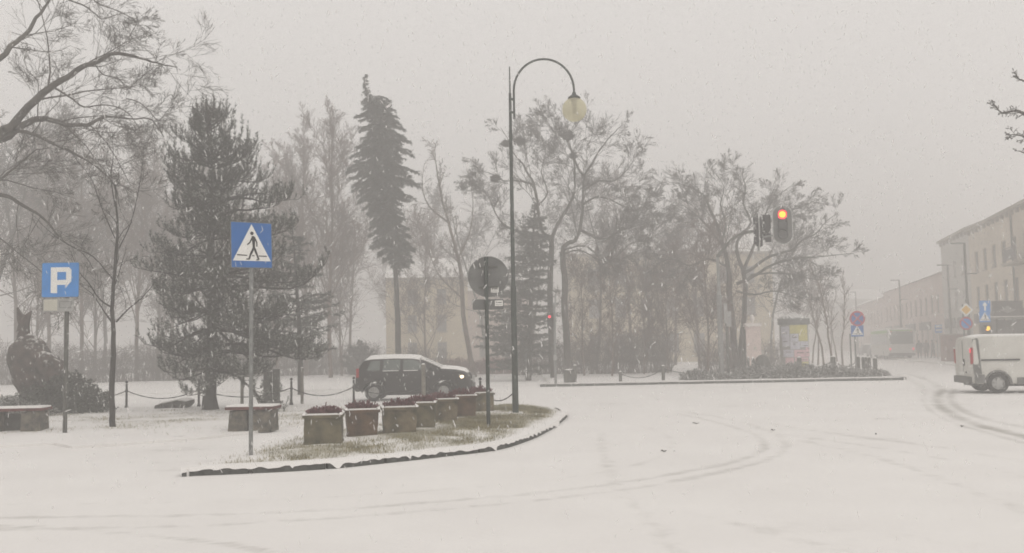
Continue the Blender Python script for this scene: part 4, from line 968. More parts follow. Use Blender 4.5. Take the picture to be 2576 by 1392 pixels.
LB(CF([(640, 760), (700, 722), (770, 730), (850, 770), (910, 780), (980, 740)]), .06, .013, .3, -.8, 4.5, .2, PC)
LB(CF([(645, 690), (720, 640), (800, 640), (880, 560), (900, 500)]), .06, .013, .3, 1.6, 4.5, .2, PC)
LB(CF([(545, 1000), (620, 980), (690, 1010), (740, 1060), (800, 1080)]), .05, .012, 0, .7, 3.6, .2, PC)
LB(CF([(545, 980), (660, 960), (760, 1040), (860, 960), (900, 940), (1000, 930)]), .05, .012, 0, -.9, 3.8, .2, PC)
tree_from(segs, 'bare tree with crow nests whose tall limbs spread right below the lamp globe', bt, 'bark', 'bare_tree', split=0.04)
for i, (x, y, r, dy, lab) in enumerate(((1308, 355, .27, -.4, 'round crow nest just right of the lamp pole'), (1272, 362, .22, -.2, 'crow nest partly hidden by the lamp pole'), (1429, 341, .30, 1.0, 'large crow nest right below the lamp globe'), (1444, 392, .20, .5, 'small flat crow nest below the large one'), (1246, 450, .24, 0, 'crow nest low on the left side of the crown'))):
    c = at(x, y, TY + dy); t = thing('crow_nest', lab, 'nest', c, group='crow nests'); r_ = random.Random(i); sg = []
    for k in range(260):
        u = norm((r_.gauss(0, 1), r_.gauss(0, 1), r_.gauss(0, .6))); q = r * (r_.random() ** .4); p = Vector(c) + Vector(u) * q * .9; d = Vector(norm((r_.gauss(0, 1), r_.gauss(0, 1), r_.gauss(0, .4)))) * r * .6
        sg.append((*(p - d), *(p + d), .016, .010))
    V, F = tubes(sg, 3); np_mesh('sticks', V, F, 4, 'nest', t)

# --- big bare tree behind the traffic light
rg = random.Random(91); segs = []; TY = 52.0; RMIN[0] = 0.0068
CG = lambda pts: [(1599 + x * .4535, 379 + y * .4535) for x, y in pts]
bt = foot(1852, TY, .1)
LB([(1852, 960), (1850, 880), (1840, 800), (1836, 740), (1834, 690)], .20, .15, 0, 0, P=None)
LB(CG([(520, 690), (505, 600), (485, 520), (450, 410), (400, 300), (370, 240), (290, 200), (210, 175)]), .14, .014, 0, -.8, 5.5, .2, PC)
LB(CG([(480, 500), (500, 400), (470, 300), (490, 200), (420, 100)]), .07, .014, 0, 1, 4.5, .2, PC)
LB(CG([(560, 740), (650, 700), (720, 655), (800, 620), (900, 600), (1000, 590), (1100, 580), (1210, 572)]), .10, .013, .6, .2, 4.8, .25, PC)
LB(CG([(640, 690), (740, 680), (850, 685), (960, 710), (1090, 720)]), .06, .013, .6, 1.5, 4, .2, PC)
LB(CG([(560, 780), (660, 800), (760, 780), (850, 800), (950, 850)]), .06, .013, .6, -1, 3.6, .2, PC)
LB(CG([(500, 640), (400, 600), (300, 640), (200, 600), (100, 640)]), .07, .013, 0, 1, 4.5, .2, PC)
LB(CG([(500, 560), (400, 420), (300, 330), (250, 300)]), .06, .013, 0, -1, 4.5, .2, PC)
tree_from(segs, 'wide bare tree behind the traffic light with limbs spreading left and low to the right', bt, 'bark', 'bare_tree', split=0.04)
segs = []; bt = foot(1862, TY + 1.5, .1)
LB([(1862, 955), (1863, 880), (1872, 800), (1874, 720), (1870, 680)], .16, .12, 1.5, 1.2, P=None)
LB(CG([(600, 670), (560, 560), (575, 480), (640, 400), (600, 300), (610, 200), (580, 110)]), .11, .014, 1.2, .5, 5, .2, PC)
LB(CG([(600, 660), (660, 520), (700, 400), (760, 280), (870, 190)]), .10, .014, 1.2, 2, 5, .2, PC)
LB(CG([(600, 680), (640, 660), (720, 600), (800, 570), (880, 545), (920, 500), (1000, 460), (1060, 390), (1120, 350)]), .10, .014, 1.2, -.6, 5, .25, PC)
LB(CG([(700, 450), (800, 350), (900, 320), (1010, 270)]), .05, .012, 1.6, 1, 3.6, .2, PC)
tree_from(segs, 'bare tree behind the red signal head with rising limbs to the right', bt, 'bark', 'bare_tree', split=0.04)

# --- birch between spruce and lamp
rg = random.Random(55); segs = []; TY = 56.0; RMIN[0] = 0.010
PBi = P_(n=[20, 8, 8, 6, 0, 0], lr=[.28, .45, .5, .5, .5, .5], ang=[35, 40, 40, 40, 40, 40], up=[.5, .1, 0, -.25, -.3, 0], grav=[.05, .05, -.06, -.12, -.15, 0], rr=.4, max=3, seg=[10, 8, 6, 5, 3, 2], t0=[.25, .15, .1, .1, .1], wob=[.05, .1, .13, .15, .2, .2])
bt = foot(1192, TY, .06)
LB([(1192, 950), (1185, 900), (1165, 790), (1160, 690), (1150, 640), (1128, 560), (1110, 490), (1098, 420), (1092, 375)], .17, .02, 0, 0, 8.5, .32, PBi, 0)
LB([(1152, 650), (1180, 590), (1190, 520), (1185, 470)], .06, .012, 0, .8, 3.0, .2, PBi, 1)
LB([(1128, 560), (1080, 520), (1062, 470), (1068, 410)], .06, .012, 0, -.8, 3.0, .2, PBi, 1)
LB([(1162, 750), (1110, 700), (1085, 650), (1075, 600)], .05, .012, 0, .8, 3.0, .2, PBi, 1)
LB([(1160, 740), (1100, 716), (1040, 705)], .02, .010, 0, -.4, 1.2, .2, PBi, 2)
tree_from(segs, 'pale leaning birch with fine drooping twigs between the spruce and the lamp', bt, 'bark_birch', 'birch_tree', split=0.04)

# --- tree tips entering at the right edge
rg = random.Random(66); segs = []; TY = 22.0; RMIN[0] = 0.006
bt = foot(3000, TY, 0.1)
LB([(3000, 1020), (2990, 700), (2960, 420), (2900, 300)], .22, .14, 0, 0, P=None)
PR = P_(n=[9, 8, 6, 5, 3, 0], lr=[.3, .34, .45, .5, .5, .5], max=4, rr=.4, seg=[8, 7, 5, 4, 3, 2])
LB([(2960, 420), (2800, 360), (2680, 320), (2600, 300), (2560, 280), (2520, 284), (2500, 262)], .08, .008, 0, -.5, 1.6, .4, PR)
LB([(2680, 320), (2620, 360), (2580, 345), (2545, 340), (2535, 352)], .035, .007, 0, .4, 1.2, .2, PR)
LB([(2990, 600), (2800, 480), (2660, 420), (2590, 390), (2560, 380)], .06, .008, 0, .3, 1.2, .4, PR)
LB([(2900, 300), (2760, 240), (2640, 215), (2575, 205), (2555, 190)], .05, .007, 0, .3, 1.2, .4, PR)
tree_from(segs, 'dark bare branch tips reaching in at the upper right edge', bt, 'bark', 'bare_tree', split=0.03)

# --- background trees of the park
protos = []
for k, (hh, pr) in enumerate(((13, dict(n=[22, 9, 7, 5, 3, 0], ang=[52, 46, 45, 42, 40], up=[.28, .18, .1, .05, 0], lr=[.50, .54, .62, .68, .8], t0=[.22, .15, .1, .1, .1])), (14, dict(n=[26, 9, 7, 5, 3, 0], ang=[38, 36, 38, 38, 38], up=[.6, .35, .2, .1, 0], lr=[.44, .52, .60, .68, .8], t0=[.2, .15, .1, .1, .1])),
                          (11, dict(n=[18, 9, 7, 6, 3, 0], ang=[58, 48, 48, 48, 45], up=[.35, .15, .05, 0, 0], lr=[.55, .50, .55, .55, .5], wob=[.07, .13, .13, .12, .1, .1], t0=[.3, .15, .1, .1, .1])), (8, dict(n=[20, 8, 7, 5, 3, 0], ang=[42, 42, 45, 45, 45], up=[.5, .3, .1, .05, 0], lr=[.55, .50, .52, .55, .5], t0=[.06, .15, .1, .1, .1])))):
    rg = random.Random(200 + k); segs = []; RMIN[0] = 0.0095; pr['wob'] = pr.get('wob', [.035, .10, .11, .10, .08, .08]); pr['seg'] = [12, 7, 5, 3, 2, 1]; P = P_(**pr); P['rr'] = .42; P['max'] = 4
    grow(rg, segs, (0, 0, 0), (0, 0, 1), hh, hh * .0095, 0, P)
    t = tree_from(segs, 'proto', (0, 0, 0), 'bark_brown' if k != 2 else 'bark', 'bare_tree', split=0.045); protos.append((t, hh)); print('proto', k, len(segs))
BT = [ # column, depth, height m, proto, label
 (40, 62, 15, 0, 'bare tree behind the boulder at the left edge'), (120, 70, 17, 1, 'upright bare tree seen above the parking sign'), (205, 60, 14, 0, 'bare tree right of the parking sign, among the big limbs'), (262, 78, 17, 2, 'twiggy bare tree behind the slender young tree'),
 (345, 60, 14, 1, 'bare tree filling the gap left of the pine'), (-60, 55, 15, 2, 'bare tree at the very left edge of the park'), (430, 75, 16, 0, 'bare tree seen through the left side of the pine'), (690, 72, 14.5, 1, 'feathery bare tree rising above the right shoulder of the pine'),
 (770, 66, 15.5, 1, 'tall feathery bare tree between the pine and the spruce'), (832, 60, 15.2, 1, 'second feathery bare tree just left of the spruce'), (880, 74, 12.5, 0, 'bare tree behind the left side of the spruce'), (620, 80, 15, 2, 'bare tree behind the middle of the pine'),
 (1075, 66, 9.5, 3, 'small bare tree in front of the yellow house'), (1230, 74, 13, 2, 'bare tree left of the lamp among the nests'), (1500, 66, 12, 2, 'broad bare tree right of the crow tree'), (1590, 70, 13, 0, 'bare tree before the yellow building'),
 (1650, 60, 11, 2, 'bare tree in the middle of the right park edge'), (1700, 78, 12.5, 0, 'hazy bare tree left of the traffic light mast'), (1760, 64, 9.5, 3, 'bushy low tree beside the traffic light mast'), (1940, 76, 12, 2, 'hazy bare tree behind the advertising column'),
 (1540, 52, 6.0, 3, 'low twiggy tree behind the chain on the right'), (1620, 55, 5.5, 3, 'low twiggy tree left of the snowy path'), (1780, 50, 7.0, 3, 'dark twiggy small tree left of the mast'), (1470, 54, 6, 3, 'low twiggy tree right of the crow tree trunk'), (2000, 84, 11, 3, 'faint bare tree behind the column top'),
 (85, 58, 10, 3, 'bushy bare tree behind the forked top of the boulder'), (165, 84, 19, 0, 'far bare tree behind the small plate of the parking sign'), (235, 62, 11, 3, 'bushy bare tree just left of the slender young tree'), 
 (395, 64, 11, 3, 'bushy bare tree beside the left edge of the pine'), (480, 86, 18, 2, 'far bare tree behind the pine trunk'), (570, 62, 9.5, 3, 'bushy bare tree behind the pedestrian sign'), (700, 60, 8, 3, 'bushy bare tree at the right foot of the pine'), (860, 64, 8.5, 3, 'bushy bare tree behind the rear of the dark car'), (1000, 90, 13, 0, 'far bare tree right of the spruce'),
 (1100, 92, 14, 1, 'far bare tree behind the birch'), (1330, 70, 11, 2, 'bare tree behind the fir'), (1680, 56, 6.5, 3, 'low bushy tree at the left side of the snowy path'), (1840, 62, 8.5, 3, 'bushy tree right behind the traffic light mast')]
used = set()
for x, Y, hh, k, lab in BT:
    src, h0 = protos[k]; p = foot(x, Y, .05)
    sc = hh / h0
    if k in used: t = dup(src, p, rnd.uniform(0, 6.28), lab, 'bare trees of the park in the background', sc)
    else:
        used.add(k); t = src; t.location = p; t.rotation_euler = (0, 0, rnd.uniform(0, 6.28)); t.scale = (sc, sc, sc); t['label'] = lab; t['group'] = 'bare trees of the park in the background'
# --- avenue of young trees
rg = random.Random(301); segs = []; RMIN[0] = 0.016; P = P_(n=[16, 7, 5, 0, 0], ang=[25, 30, 35, 40, 40], up=[1.0, .5, .3, .1, 0], lr=[.3, .4, .45, .5, .5], max=2, t0=[.3, .15, .1, .1]); P['rr'] = .45
grow(rg, segs, (0, 0, 0), (0, 0, 1), 6.5, 0.07, 0, P); src = tree_from(segs, 'proto', (0, 0, 0), 'bark_brown', 'young_tree', split=0.05)
order = ['first and nearest', 'second', 'third', 'fourth', 'fifth', 'sixth', 'seventh', 'eighth']
for i, (x, Y) in enumerate(((2097, 56), (2073, 62), (2058, 68), (2044, 75), (2120, 66), (2106, 80), (2030, 83), (2090, 95))):
    t = src if i == 0 else dup(src, (0, 0, 0)); t.location = foot(x, Y, .1); t.rotation_euler = (0, 0, i * 1.3); t['label'] = f'slim young tree of the avenue by the street, {order[i]} going away'; t['group'] = 'young trees along the avenue'

# --- hedges and shrubs
def twig_hedge(name, label, x0, x1, Y0, Y1, h, seed, m='hedge', dens=60, r=.014, gaps=()):
    rg = random.Random(seed); a, b = foot(x0, Y0, .05), foot(x1, Y1, .05); t = thing(name, label, 'hedge', a.lerp(b, .5)); Lh = (b - a).length; segs = []
    for i in range(int(Lh * dens)):
        f = rg.random(); p = a.lerp(b, f); hh = h * (.75 + .35 * noise.noise(Vector((f * Lh * .7, seed, 0))) + rg.uniform(-.1, .15)); p = p + Vector((0, rg.uniform(-.5, .5), 0))
        q = p; d = Vector((rg.gauss(0, .25), rg.gauss(0, .25), 1)).normalized()
        for k in range(3):
            e = q + d * hh / 3; segs.append((*q, *e, r * (1 - .2 * k), r * (.8 - .2 * k))); q = e
            for _ in range(2):
                u = Vector((rg.gauss(0, 1), rg.gauss(0, 1), rg.gauss(.5, .6))).normalized(); segs.append((*q, *(q + u * hh * .22), r * .7, r * .4))
            d = (d + Vector((rg.gauss(0, .3), rg.gauss(0, .3), .1))).normalized()
    V, F = tubes(segs, 3); np_mesh('foliage', V, F, 4, m, t); return t
twig_hedge('hedge', 'brown leafless hedge along the far side of the road, left part', -60, 520, 56, 60, 2.5, 1, dens=90)
twig_hedge('hedge', 'leafless hedge behind the pine and the spruce trunk', 520, 960, 66, 68, 2.4, 2, dens=80)
twig_hedge('hedge', 'taller bushes behind the roof of the dark car', 1010, 1120, 60, 60, 2.1, 3, dens=55)
twig_hedge('hedge', 'low reddish hedge right of the dark car', 1115, 1290, 62, 62, 1.15, 4, 'hedge_red', 110)
twig_hedge('hedge', 'bushes behind the signal pole and fir', 1290, 1480, 58, 58, 2.5, 5, dens=90)
twig_hedge('hedge', 'dense brown bushes in the middle of the right park edge', 1480, 1690, 57, 57, 2.9, 6, dens=105)
twig_hedge('hedge', 'brown bushes behind the traffic light mast', 1762, 1880, 56, 56, 2.0, 7, dens=70)
twig_hedge('hedge', 'bushes behind the plaster pillar and the column', 1920, 1970, 66, 66, 2.2, 8, dens=60)

# leafy things: clusters of small leaves or needles inside a mound
def mound(name, label, cat, pts, seed, m, n, leaf, rough=.7, kind='leaf', stem='bark_wet', sq=.9):
    """pts: centre, radii of the lobes (world)"""
    rg = random.Random(seed); c0 = pts[0][0]; t = thing(name, label, cat, (c0.x, c0.y, .05)); B, D, Ln = [], [], []; st = []
    tot = sum(r.x * r.z for _, r in pts)
    for c, r in pts:
        for i in range(int(n * r.x * r.z / tot)):
            u = Vector(norm((rg.gauss(0, 1), rg.gauss(0, 1), abs(rg.gauss(0, 1))))); q = (rg.random() ** .33) * (1 + .22 * noise.noise(u * 3 + Vector((seed, 0, 0)))); p = Vector((c.x + u.x * r.x * q, c.y + u.y * r.y * q, c.z + u.z * r.z * q))
            B.append(tuple(p)); D.append((u.x + rg.gauss(0, .5), u.y + rg.gauss(0, .5), u.z * .8 + rg.gauss(.2, .5))); Ln.append(leaf * 1.2)
            if i % 12 == 0: st.append((c.x, c.y, c.z, *p, .012, .006))
    V, F = tubes(st, 3); np_mesh('stems', V, F, 4, stem, t)
    if kind == 'leaf': V, F = brushes(B, D, Ln, 7, leaf, leaf * .28, seed, .3)
    else: V, F = brushes(B, D, Ln, 14, leaf, leaf * .09, seed, .6)
    np_mesh('foliage', V, F, 3, m, t); return t
g = lambda x, Y: foot(x, Y, .06)
mound('evergreen_shrub', 'dark green leafy shrub below the boulder beside the parking sign post', 'shrub', [(g(170, 28.2), Vector((.95, .8, 1.15))), (g(110, 28.6), Vector((.8, .7, 1.0))), (g(228, 27.8), Vector((.62, .6, .72))), (g(80, 27.8), Vector((.5, .5, .7)))], 5, 'leaf', 2600, .075)
mound('creeping_juniper', 'snow dusted creeping evergreen behind the left bench', 'shrub', [(g(20, 27.4), Vector((.95, .7, .42))), (g(-60, 27.4), Vector((.9, .7, .45))), (g(90, 26.9), Vector((.5, .5, .22)))], 6, 'juniper', 1700, .09, kind='needle')
mound('low_juniper', 'low snowy juniper left of the traffic light mast', 'shrub', [(g(1752, 44.2), Vector((.75, .6, .42))), (g(1790, 44.2), Vector((.8, .6, .30))), (g(1826, 44.2), Vector((.5, .5, .22)))], 7, 'juniper', 1100, .11, kind='needle')
for i, (xs, lab) in enumerate((((1872, 1900, 1935), 'low juniper in front of the plaster pillar'), ((1962, 1995, 2030), 'low juniper in front of the advertising column'), ((2058, 2095, 2130), 'low juniper beneath the corner bollard'), ((2152, 2180, 2204), 'thin juniper end at the corner under the no stopping sign'))):
    mound('low_juniper', lab, 'shrub', [(g(x, 44.4 + .3 * k), Vector((.62, .6, (.46, .62, .5)[k] * (1, 1.1, .9, .5)[i]))) for k, x in enumerate(xs)], 10 + i, 'juniper', 1200, .11, kind='needle')
for ob in bpy.data.objects:
    if ob.name.startswith('low_juniper') and ob.parent is None: ob['group'] = 'low junipers along the corner kerb'
# boulder with its jagged top
bc = g(98, 28.9)
bo = thing('boulder_monument', 'dark reddish brown boulder with a jagged forked top, snow on its shoulder', 'monument', bc)
def rock(c, r, seed, amp=.28, det=4, yaw=0):
    bm = bmesh.new(); bmesh.ops.create_icosphere(bm, subdivisions=det, radius=1.0); vs = []; mr_ = Matrix.Rotation(yaw, 3, 'Y')
    for v in bm.verts:
        n = v.co.normalized(); k = 1 + amp * noise.noise(n * 1.3 + Vector((seed, 0, 0))) + amp * .45 * noise.noise(n * 3.1 + Vector((0, seed, 0))) + amp * .16 * noise.noise(n * 9); vs.append(Vector(c) + mr_ @ Vector((n.x * r[0] * k, n.y * r[1] * k, n.z * r[2] * k)))
    fs = [tuple(v.index for v in f.verts) for f in bm.faces]; bm.free(); return MB().add(vs, fs)
rock(at(88, 930, 28.9), (.70, .60, 1.10), 3, amp=.20, yaw=R(-24)).build('boulder', 'boulder', bo, ang=60)
rock(at(132, 945, 28.6), (.44, .45, .72), 8, amp=.24, yaw=R(-30)).build('boulder', 'boulder', bo, ang=60)
f = MB()
for pts, rr_ in (([(60, 862), (60, 830), (52, 800), (44, 774)], (.26, .13, .12, .03)), ([(58, 850), (64, 815), (70, 795), (80, 782)], (.2, .12, .09, .02)), ([(58, 835), (60, 805), (61, 792)], (.2, .13, .04)), ([(52, 860), (40, 885), (36, 930)], (.16, .12, .1))):
    f.tube([at(x, y, 28.9) for x, y in pts], list(rr_), 7)
tag(f.build('forked_top', 'boulder', bo, ang=50), kind='stuff')

# bare twigs of shrubs by the pillar etc. and a bin bush are in the next part

# ================================================================== VEHICLES
def itp(tab, x):
    for a, b in zip(tab, tab[1:]):
        if x <= b[0]:
            t = max(0.0, (x - a[0]) / (b[0] - a[0] + 1e-9)); return a[1] + (b[1] - a[1]) * t
    return tab[-1][1]
class Shell:
    """a car body given by its side profile, its belt line and its widths along the length"""
    def __init__(s, top, belt, wb, wr, plan, zs, wheels, wr_r, wz):
        s.top, s.belt, s.wb, s.wr, s.plan, s.zs, s.wheels, s.rr, s.wz = top, belt, wb, wr, plan, zs, wheels, wr_r, wz
        s.x0, s.x1 = top[0][0], top[-1][0]
    def bot(s, x):
        z = itp(s.zs, x)
        for w in s.wheels:
            q = s.rr ** 2 - (x - w) ** 2
            if q > 0: z = max(z, s.wz + math.sqrt(q))
        return z
    def ring(s, x):
        zt = itp(s.top, x); zb = min(itp(s.belt, x), zt - 0.02); z0 = min(s.bot(x), zb - 0.03); f = itp(s.plan, x); wb = s.wb * f; wr = min(wb, itp(s.wr, x) * f) 
        e = min(0.05, (zt - zb) * .4); zm = z0 + (zb - z0) * .45
        h = [(wb * .93, z0), (wb * .99, z0 + .03), (wb * 1.02, zm), (wb, zb), (wr + (wb - wr) * .04, zt - e), (wr * .90, zt - e * .25), (wr * .45, zt)]
        return h
    def side(s, x, z, off=0.0):
        h = s.ring(x); (w0, zb), (w1, z1) = h[3], h[4]; t = (z - zb) / (z1 - zb + 1e-6); return w0 + (w1 - w0) * t + off
    def body(s, n=84):
        xs = sorted(set([s.x0 + (s.x1 - s.x0) * i / n for i in range(n + 1)] + [w + k * s.rr * .999 for w in s.wheels for k in (-1, 1)])); vs = []; fs = []; k = 14
        for x in xs:
            h = s.ring(x); vs += [(x, -y, z) for y, z in h] + [(x, y, z) for y, z in h[::-1]]
        for i in range(len(xs) - 1):
            for j in range(k): fs.append((i * k + j, i * k + (j + 1) % k, (i + 1) * k + (j + 1) % k, (i + 1) * k + j))
        fs += [tuple(range(k)), tuple((len(xs) - 1) * k + j for j in range(k - 1, -1, -1))]
        return MB().add(vs, fs)
    def cap(s, xa, xb, th, wf=0.98, n=24, ragged=0.0, seed=1):
        r_ = random.Random(seed); vs = []; fs = []; m = 9
        for i in range(n + 1):
            x = xa + (xb - xa) * i / n; h = s.ring(x); zt = itp(s.top, x); w = h[4][0] * wf * (1 - ragged * r_.random()); e = min(1, min(i, n - i) / 2.0)
            for j in range(m):
                u = -1 + 2 * j / (m - 1); a = abs(u); vs.append((x, u * w, zt - (zt - h[4][1]) * a ** 3 + 0.004 + th * e * (1 - a ** 6) * (1 + .15 * r_.random())))
        for i in range(n):
            for j in range(m - 1): fs.append((i * m + j, i * m + j + 1, (i + 1) * m + j + 1, (i + 1) * m + j))
        return MB().add(vs, fs)
def wheel(par, x, y, r, w, side, spokes=5, cover=False):
    t = bpy.data.objects.new('wheel', None); col.objects.link(t); t.parent = par; W[t.name] = W[par.name]
    rx = Matrix.Rotation(R(90), 3, 'X'); c = (x, y, r); q = w / 2
    MB().lathe([(r * .62, -q), (r * .93, -q), (r, -q * .75), (r, q * .75), (r * .93, q), (r * .62, q), (r * .60, q * .5), (r * .60, -q * .5)], 28, c, rx).build('tyre', 'tyre', t, local=True)
    b = MB(); yo = y + side * q * .55
    b.lathe([(r * .615, -.01), (r * .615, .01), (r * .54, .012), (r * .54, -.01)], 24, (x, yo, r), rx); b.lathe([(0.01, -.03), (r * .16, -.03), (r * .16, .03), (0.01, .03)], 14, (x, yo, r), rx)
    for k in range(spokes):
        a = 2 * math.pi * k / spokes + .4; b.box((x + math.cos(a) * r * .34, yo, r + math.sin(a) * r * .34), (r * .44, .03, r * (.17 if not cover else .26)), rot=Matrix.Rotation(-a, 3, 'Y'))
    b.build('rim', 'rim', t, local=True)
    MB().lathe([(0.01, -.02), (r * .6, -.02), (r * .6, .0), (0.01, .0)], 20, (x, y + side * q * .1, r), rx).build('brake_disc', 'car_plastic', t, local=True)
    return t
def poly_on_side(S, poly, sgn, off=.012, th=.01):
    b = MB(); n = len(poly); vs = [(x, sgn * S.side(x, z, off), z) for x, z in poly] + [(x, sgn * (S.side(x, z, off) - th), z) for x, z in poly]
    return b.add(vs, [tuple(range(n)), tuple(range(2 * n - 1, n - 1, -1))] + [(i, (i + 1) % n, (i + 1) % n + n, i + n) for i in range(n)])
def quad_panel(pts, th=0.008):
    p = [Vector(q) for q in pts]; n = (p[1] - p[0]).cross(p[2] - p[0]).normalized() * th; v = p + [q + n for q in p]; k = len(p)
    return MB().add(v, [tuple(range(k)), tuple(range(2 * k - 1, k - 1, -1))] + [(i, (i + 1) % k, (i + 1) % k + k, i + k) for i in range(k)])
cp = foot(1048, 32.95, 0); cp.z = 0
suv = thing('sports_utility_car', 'dark estate-like car with snow on its roof and bonnet, headlight on, passing behind the planters', 'car', cp, R(0.5))
suv['label'] = 'dark high-sided car with snowy roof and lit headlight driving past behind the planters'
S = Shell([(-1.985, .80), (-1.95, .93), (-1.90, 1.10), (-1.79, 1.30), (-1.70, 1.40), (-1.45, 1.445), (-.7, 1.465), (-.1, 1.45), (.22, 1.405), (.55, 1.26), (.88, 1.095), (.98, 1.085), (1.4, 1.05), (1.68, .985), (1.82, .91), (1.92, .77), (1.965, .60)],
          [(-1.985, .78), (-1.9, .97), (.9, .99), (1.4, .96), (1.68, .89), (1.9, .72), (1.965, .54)], .80, [(-1.98, .74), (-1.9, .70), (-1.64, .60), (.22, .60), (.6, .63), (.9, .70), (1.5, .68), (1.965, .6)],
          [(-1.985, .86), (-1.9, .95), (-1.6, 1), (1.4, 1), (1.75, .94), (1.90, .85), (1.965, .74)], [(-1.985, .40), (-1.8, .33), (-1.6, .29), (1.5, .28), (1.8, .27), (1.965, .30)], (-1.36, .98), .37, .30)
S.body().build('body', 'car', suv, local=True, ang=32)
for sg in (-1, 1):
    for nm, poly in (('rear_quarter_window', [(-1.60, 1.03), (-1.15, 1.03), (-1.15, 1.345), (-1.45, 1.335)]), ('rear_door_window', [(-1.06, 1.03), (-.47, 1.03), (-.47, 1.375), (-1.03, 1.365)]), ('front_door_window', [(-.37, 1.03), (.46, 1.03), (.30, 1.16), (.08, 1.32), (-.05, 1.365), (-.37, 1.375)])):
        poly_on_side(S, poly, sg).build(nm, 'glass', suv, local=True, smooth=False)
    for xa, xb in ((-1.05, -.52), (-.36, .12)):
        poly_on_side(S, [(xa, 1.0), (xb, 1.0), (xb, 1.022), (xa, 1.022)], sg, .04, .05).build('sill_snow', 'snow', suv, local=True, smooth=False)
    for xh in (-.60, .22): MB().box((xh, sg * .835, .88), (.16, .03, .03)).build('door_handle', 'car_plastic', suv, local=True)
    m_ = MB(); m_.ball((.55, sg * .93, 1.06), .10, 12, 8, (.6, 1, .75)); m_.box((.52, sg * .85, 1.02), (.06, .12, .03)); m_.build('mirror', 'car_plastic', suv, local=True)
    for xs_ in ([(-.425, .40), (-.425, 1.0)], [(-1.10, .70), (-1.10, 1.0)], [(.50, .40), (.56, .99)]):
        pass
    hl = quad_panel([(1.50, sg * .80, .86), (1.84, sg * .66, .83), (1.90, sg * .62, .72), (1.56, sg * .805, .70)], .02 * (-sg)); hl.build('headlight', 'lens_clear', suv, local=True)
    MB().ball((1.60, sg * .80, .775), .062, 14, 10, (1.1, .5, .85)).build('lamp', 'light_head', [o for o in suv.children if o.name.startswith('headlight')][-1], local=True)
    MB().box((-1.90, sg * .765, .95), (.09, .06, .30)).build('tail_light', 'light_tail' if False else 'lens_red', suv, local=True)
    for k in range(10):   # dark plastic arch lips
        pass
    for w in S.wheels:
        arc = [(w + .385 * math.cos(a), sg * (.825), .30 + .385 * math.sin(a)) for a in [math.pi * i / 14 for i in range(15)]]
        MB().tube(arc, .022, 6).build('wheel_arch', 'car_plastic', suv, local=True)
MB().box((0, 0, .36), (3.2, 1.35, .34)).build('underbody', 'car_plastic', suv, local=True)
MB().box((-1.96, 0, .47), (.14, 1.38, .22)).build('rear_bumper', 'car_plastic', suv, local=True); MB().box((1.95, 0, .42), (.12, 1.30, .24)).build('front_bumper', 'van_dirt', suv, local=True); MB().box((1.965, 0, .68), (.06, 1.06, .22)).build('grille', 'rim', suv, local=True)
MB().box((-2.02, 0, .33), (.12, .05, .06)).build('tow_bar', 'iron', suv, local=True)
quad_panel([(.30, -.56, 1.385), (.86, -.64, 1.115), (.86, .64, 1.115), (.30, .56, 1.385)], -.012).build('windscreen', 'glass', suv, local=True, smooth=False)
quad_panel([(-1.78, -.54, 1.26), (-1.92, -.60, 1.03), (-1.92, .60, 1.03), (-1.78, .54, 1.26)], .012).build('rear_window', 'glass', suv, local=True, smooth=False)
S.cap(-1.70, .32, .085, 1.0).build('roof_snow', 'snow', suv, local=True); S.cap(.86, 1.82, .06, 1.05, ragged=.04).build('bonnet_snow', 'snow', suv, local=True)
for sg in (-1, 1): MB().tube([(.24, sg * .60, 1.40), (.55, sg * .635, 1.265), (.90, sg * .70, 1.105)], [.035, .03, .035], 8).build('pillar_snow', 'snow', suv, local=True)
MB().tube([(.22, -.55, 1.425), (.22, .55, 1.425)], .03, 8).build('header_snow', 'snow', suv, local=True)
for w in S.wheels:
    for sg in (-1, 1): wheel(suv, w, sg * .70, .30, .20, sg)

# van
Vn = Shell([(-2.40, 1.55), (-2.38, 1.72), (-2.32, 1.80), (-1.9, 1.85), (.9, 1.84), (1.25, 1.76), (1.85, 1.18), (2.15, 1.02), (2.35, .85), (2.40, .55)],
           [(-2.40, 1.0), (1.6, 1.0), (2.2, .85), (2.4, .5)], .90, [(-2.40, .80), (-2.3, .82), (1.2, .80), (1.9, .80), (2.4, .7)], [(-2.40, .97), (-2.34, 1), (1.6, 1), (2.1, .95), (2.4, .78)], [(-2.40, .36), (-2.2, .30), (2.2, .27), (2.4, .3)], (-1.64, 1.45), .37, .32)
rz = R(-9); cn = foot(2449, 30.5, 0); cn.z = 0
off = Matrix.Rotation(rz, 3, 'Z') @ Vector((-2.40, -.90, 0)); vl = cn - off
van = thing('delivery_van', 'pale grey panel van with a dark side rail entering from the right', 'van', vl, rz)
Vn.body().build('body', 'van', van, local=True, ang=30)
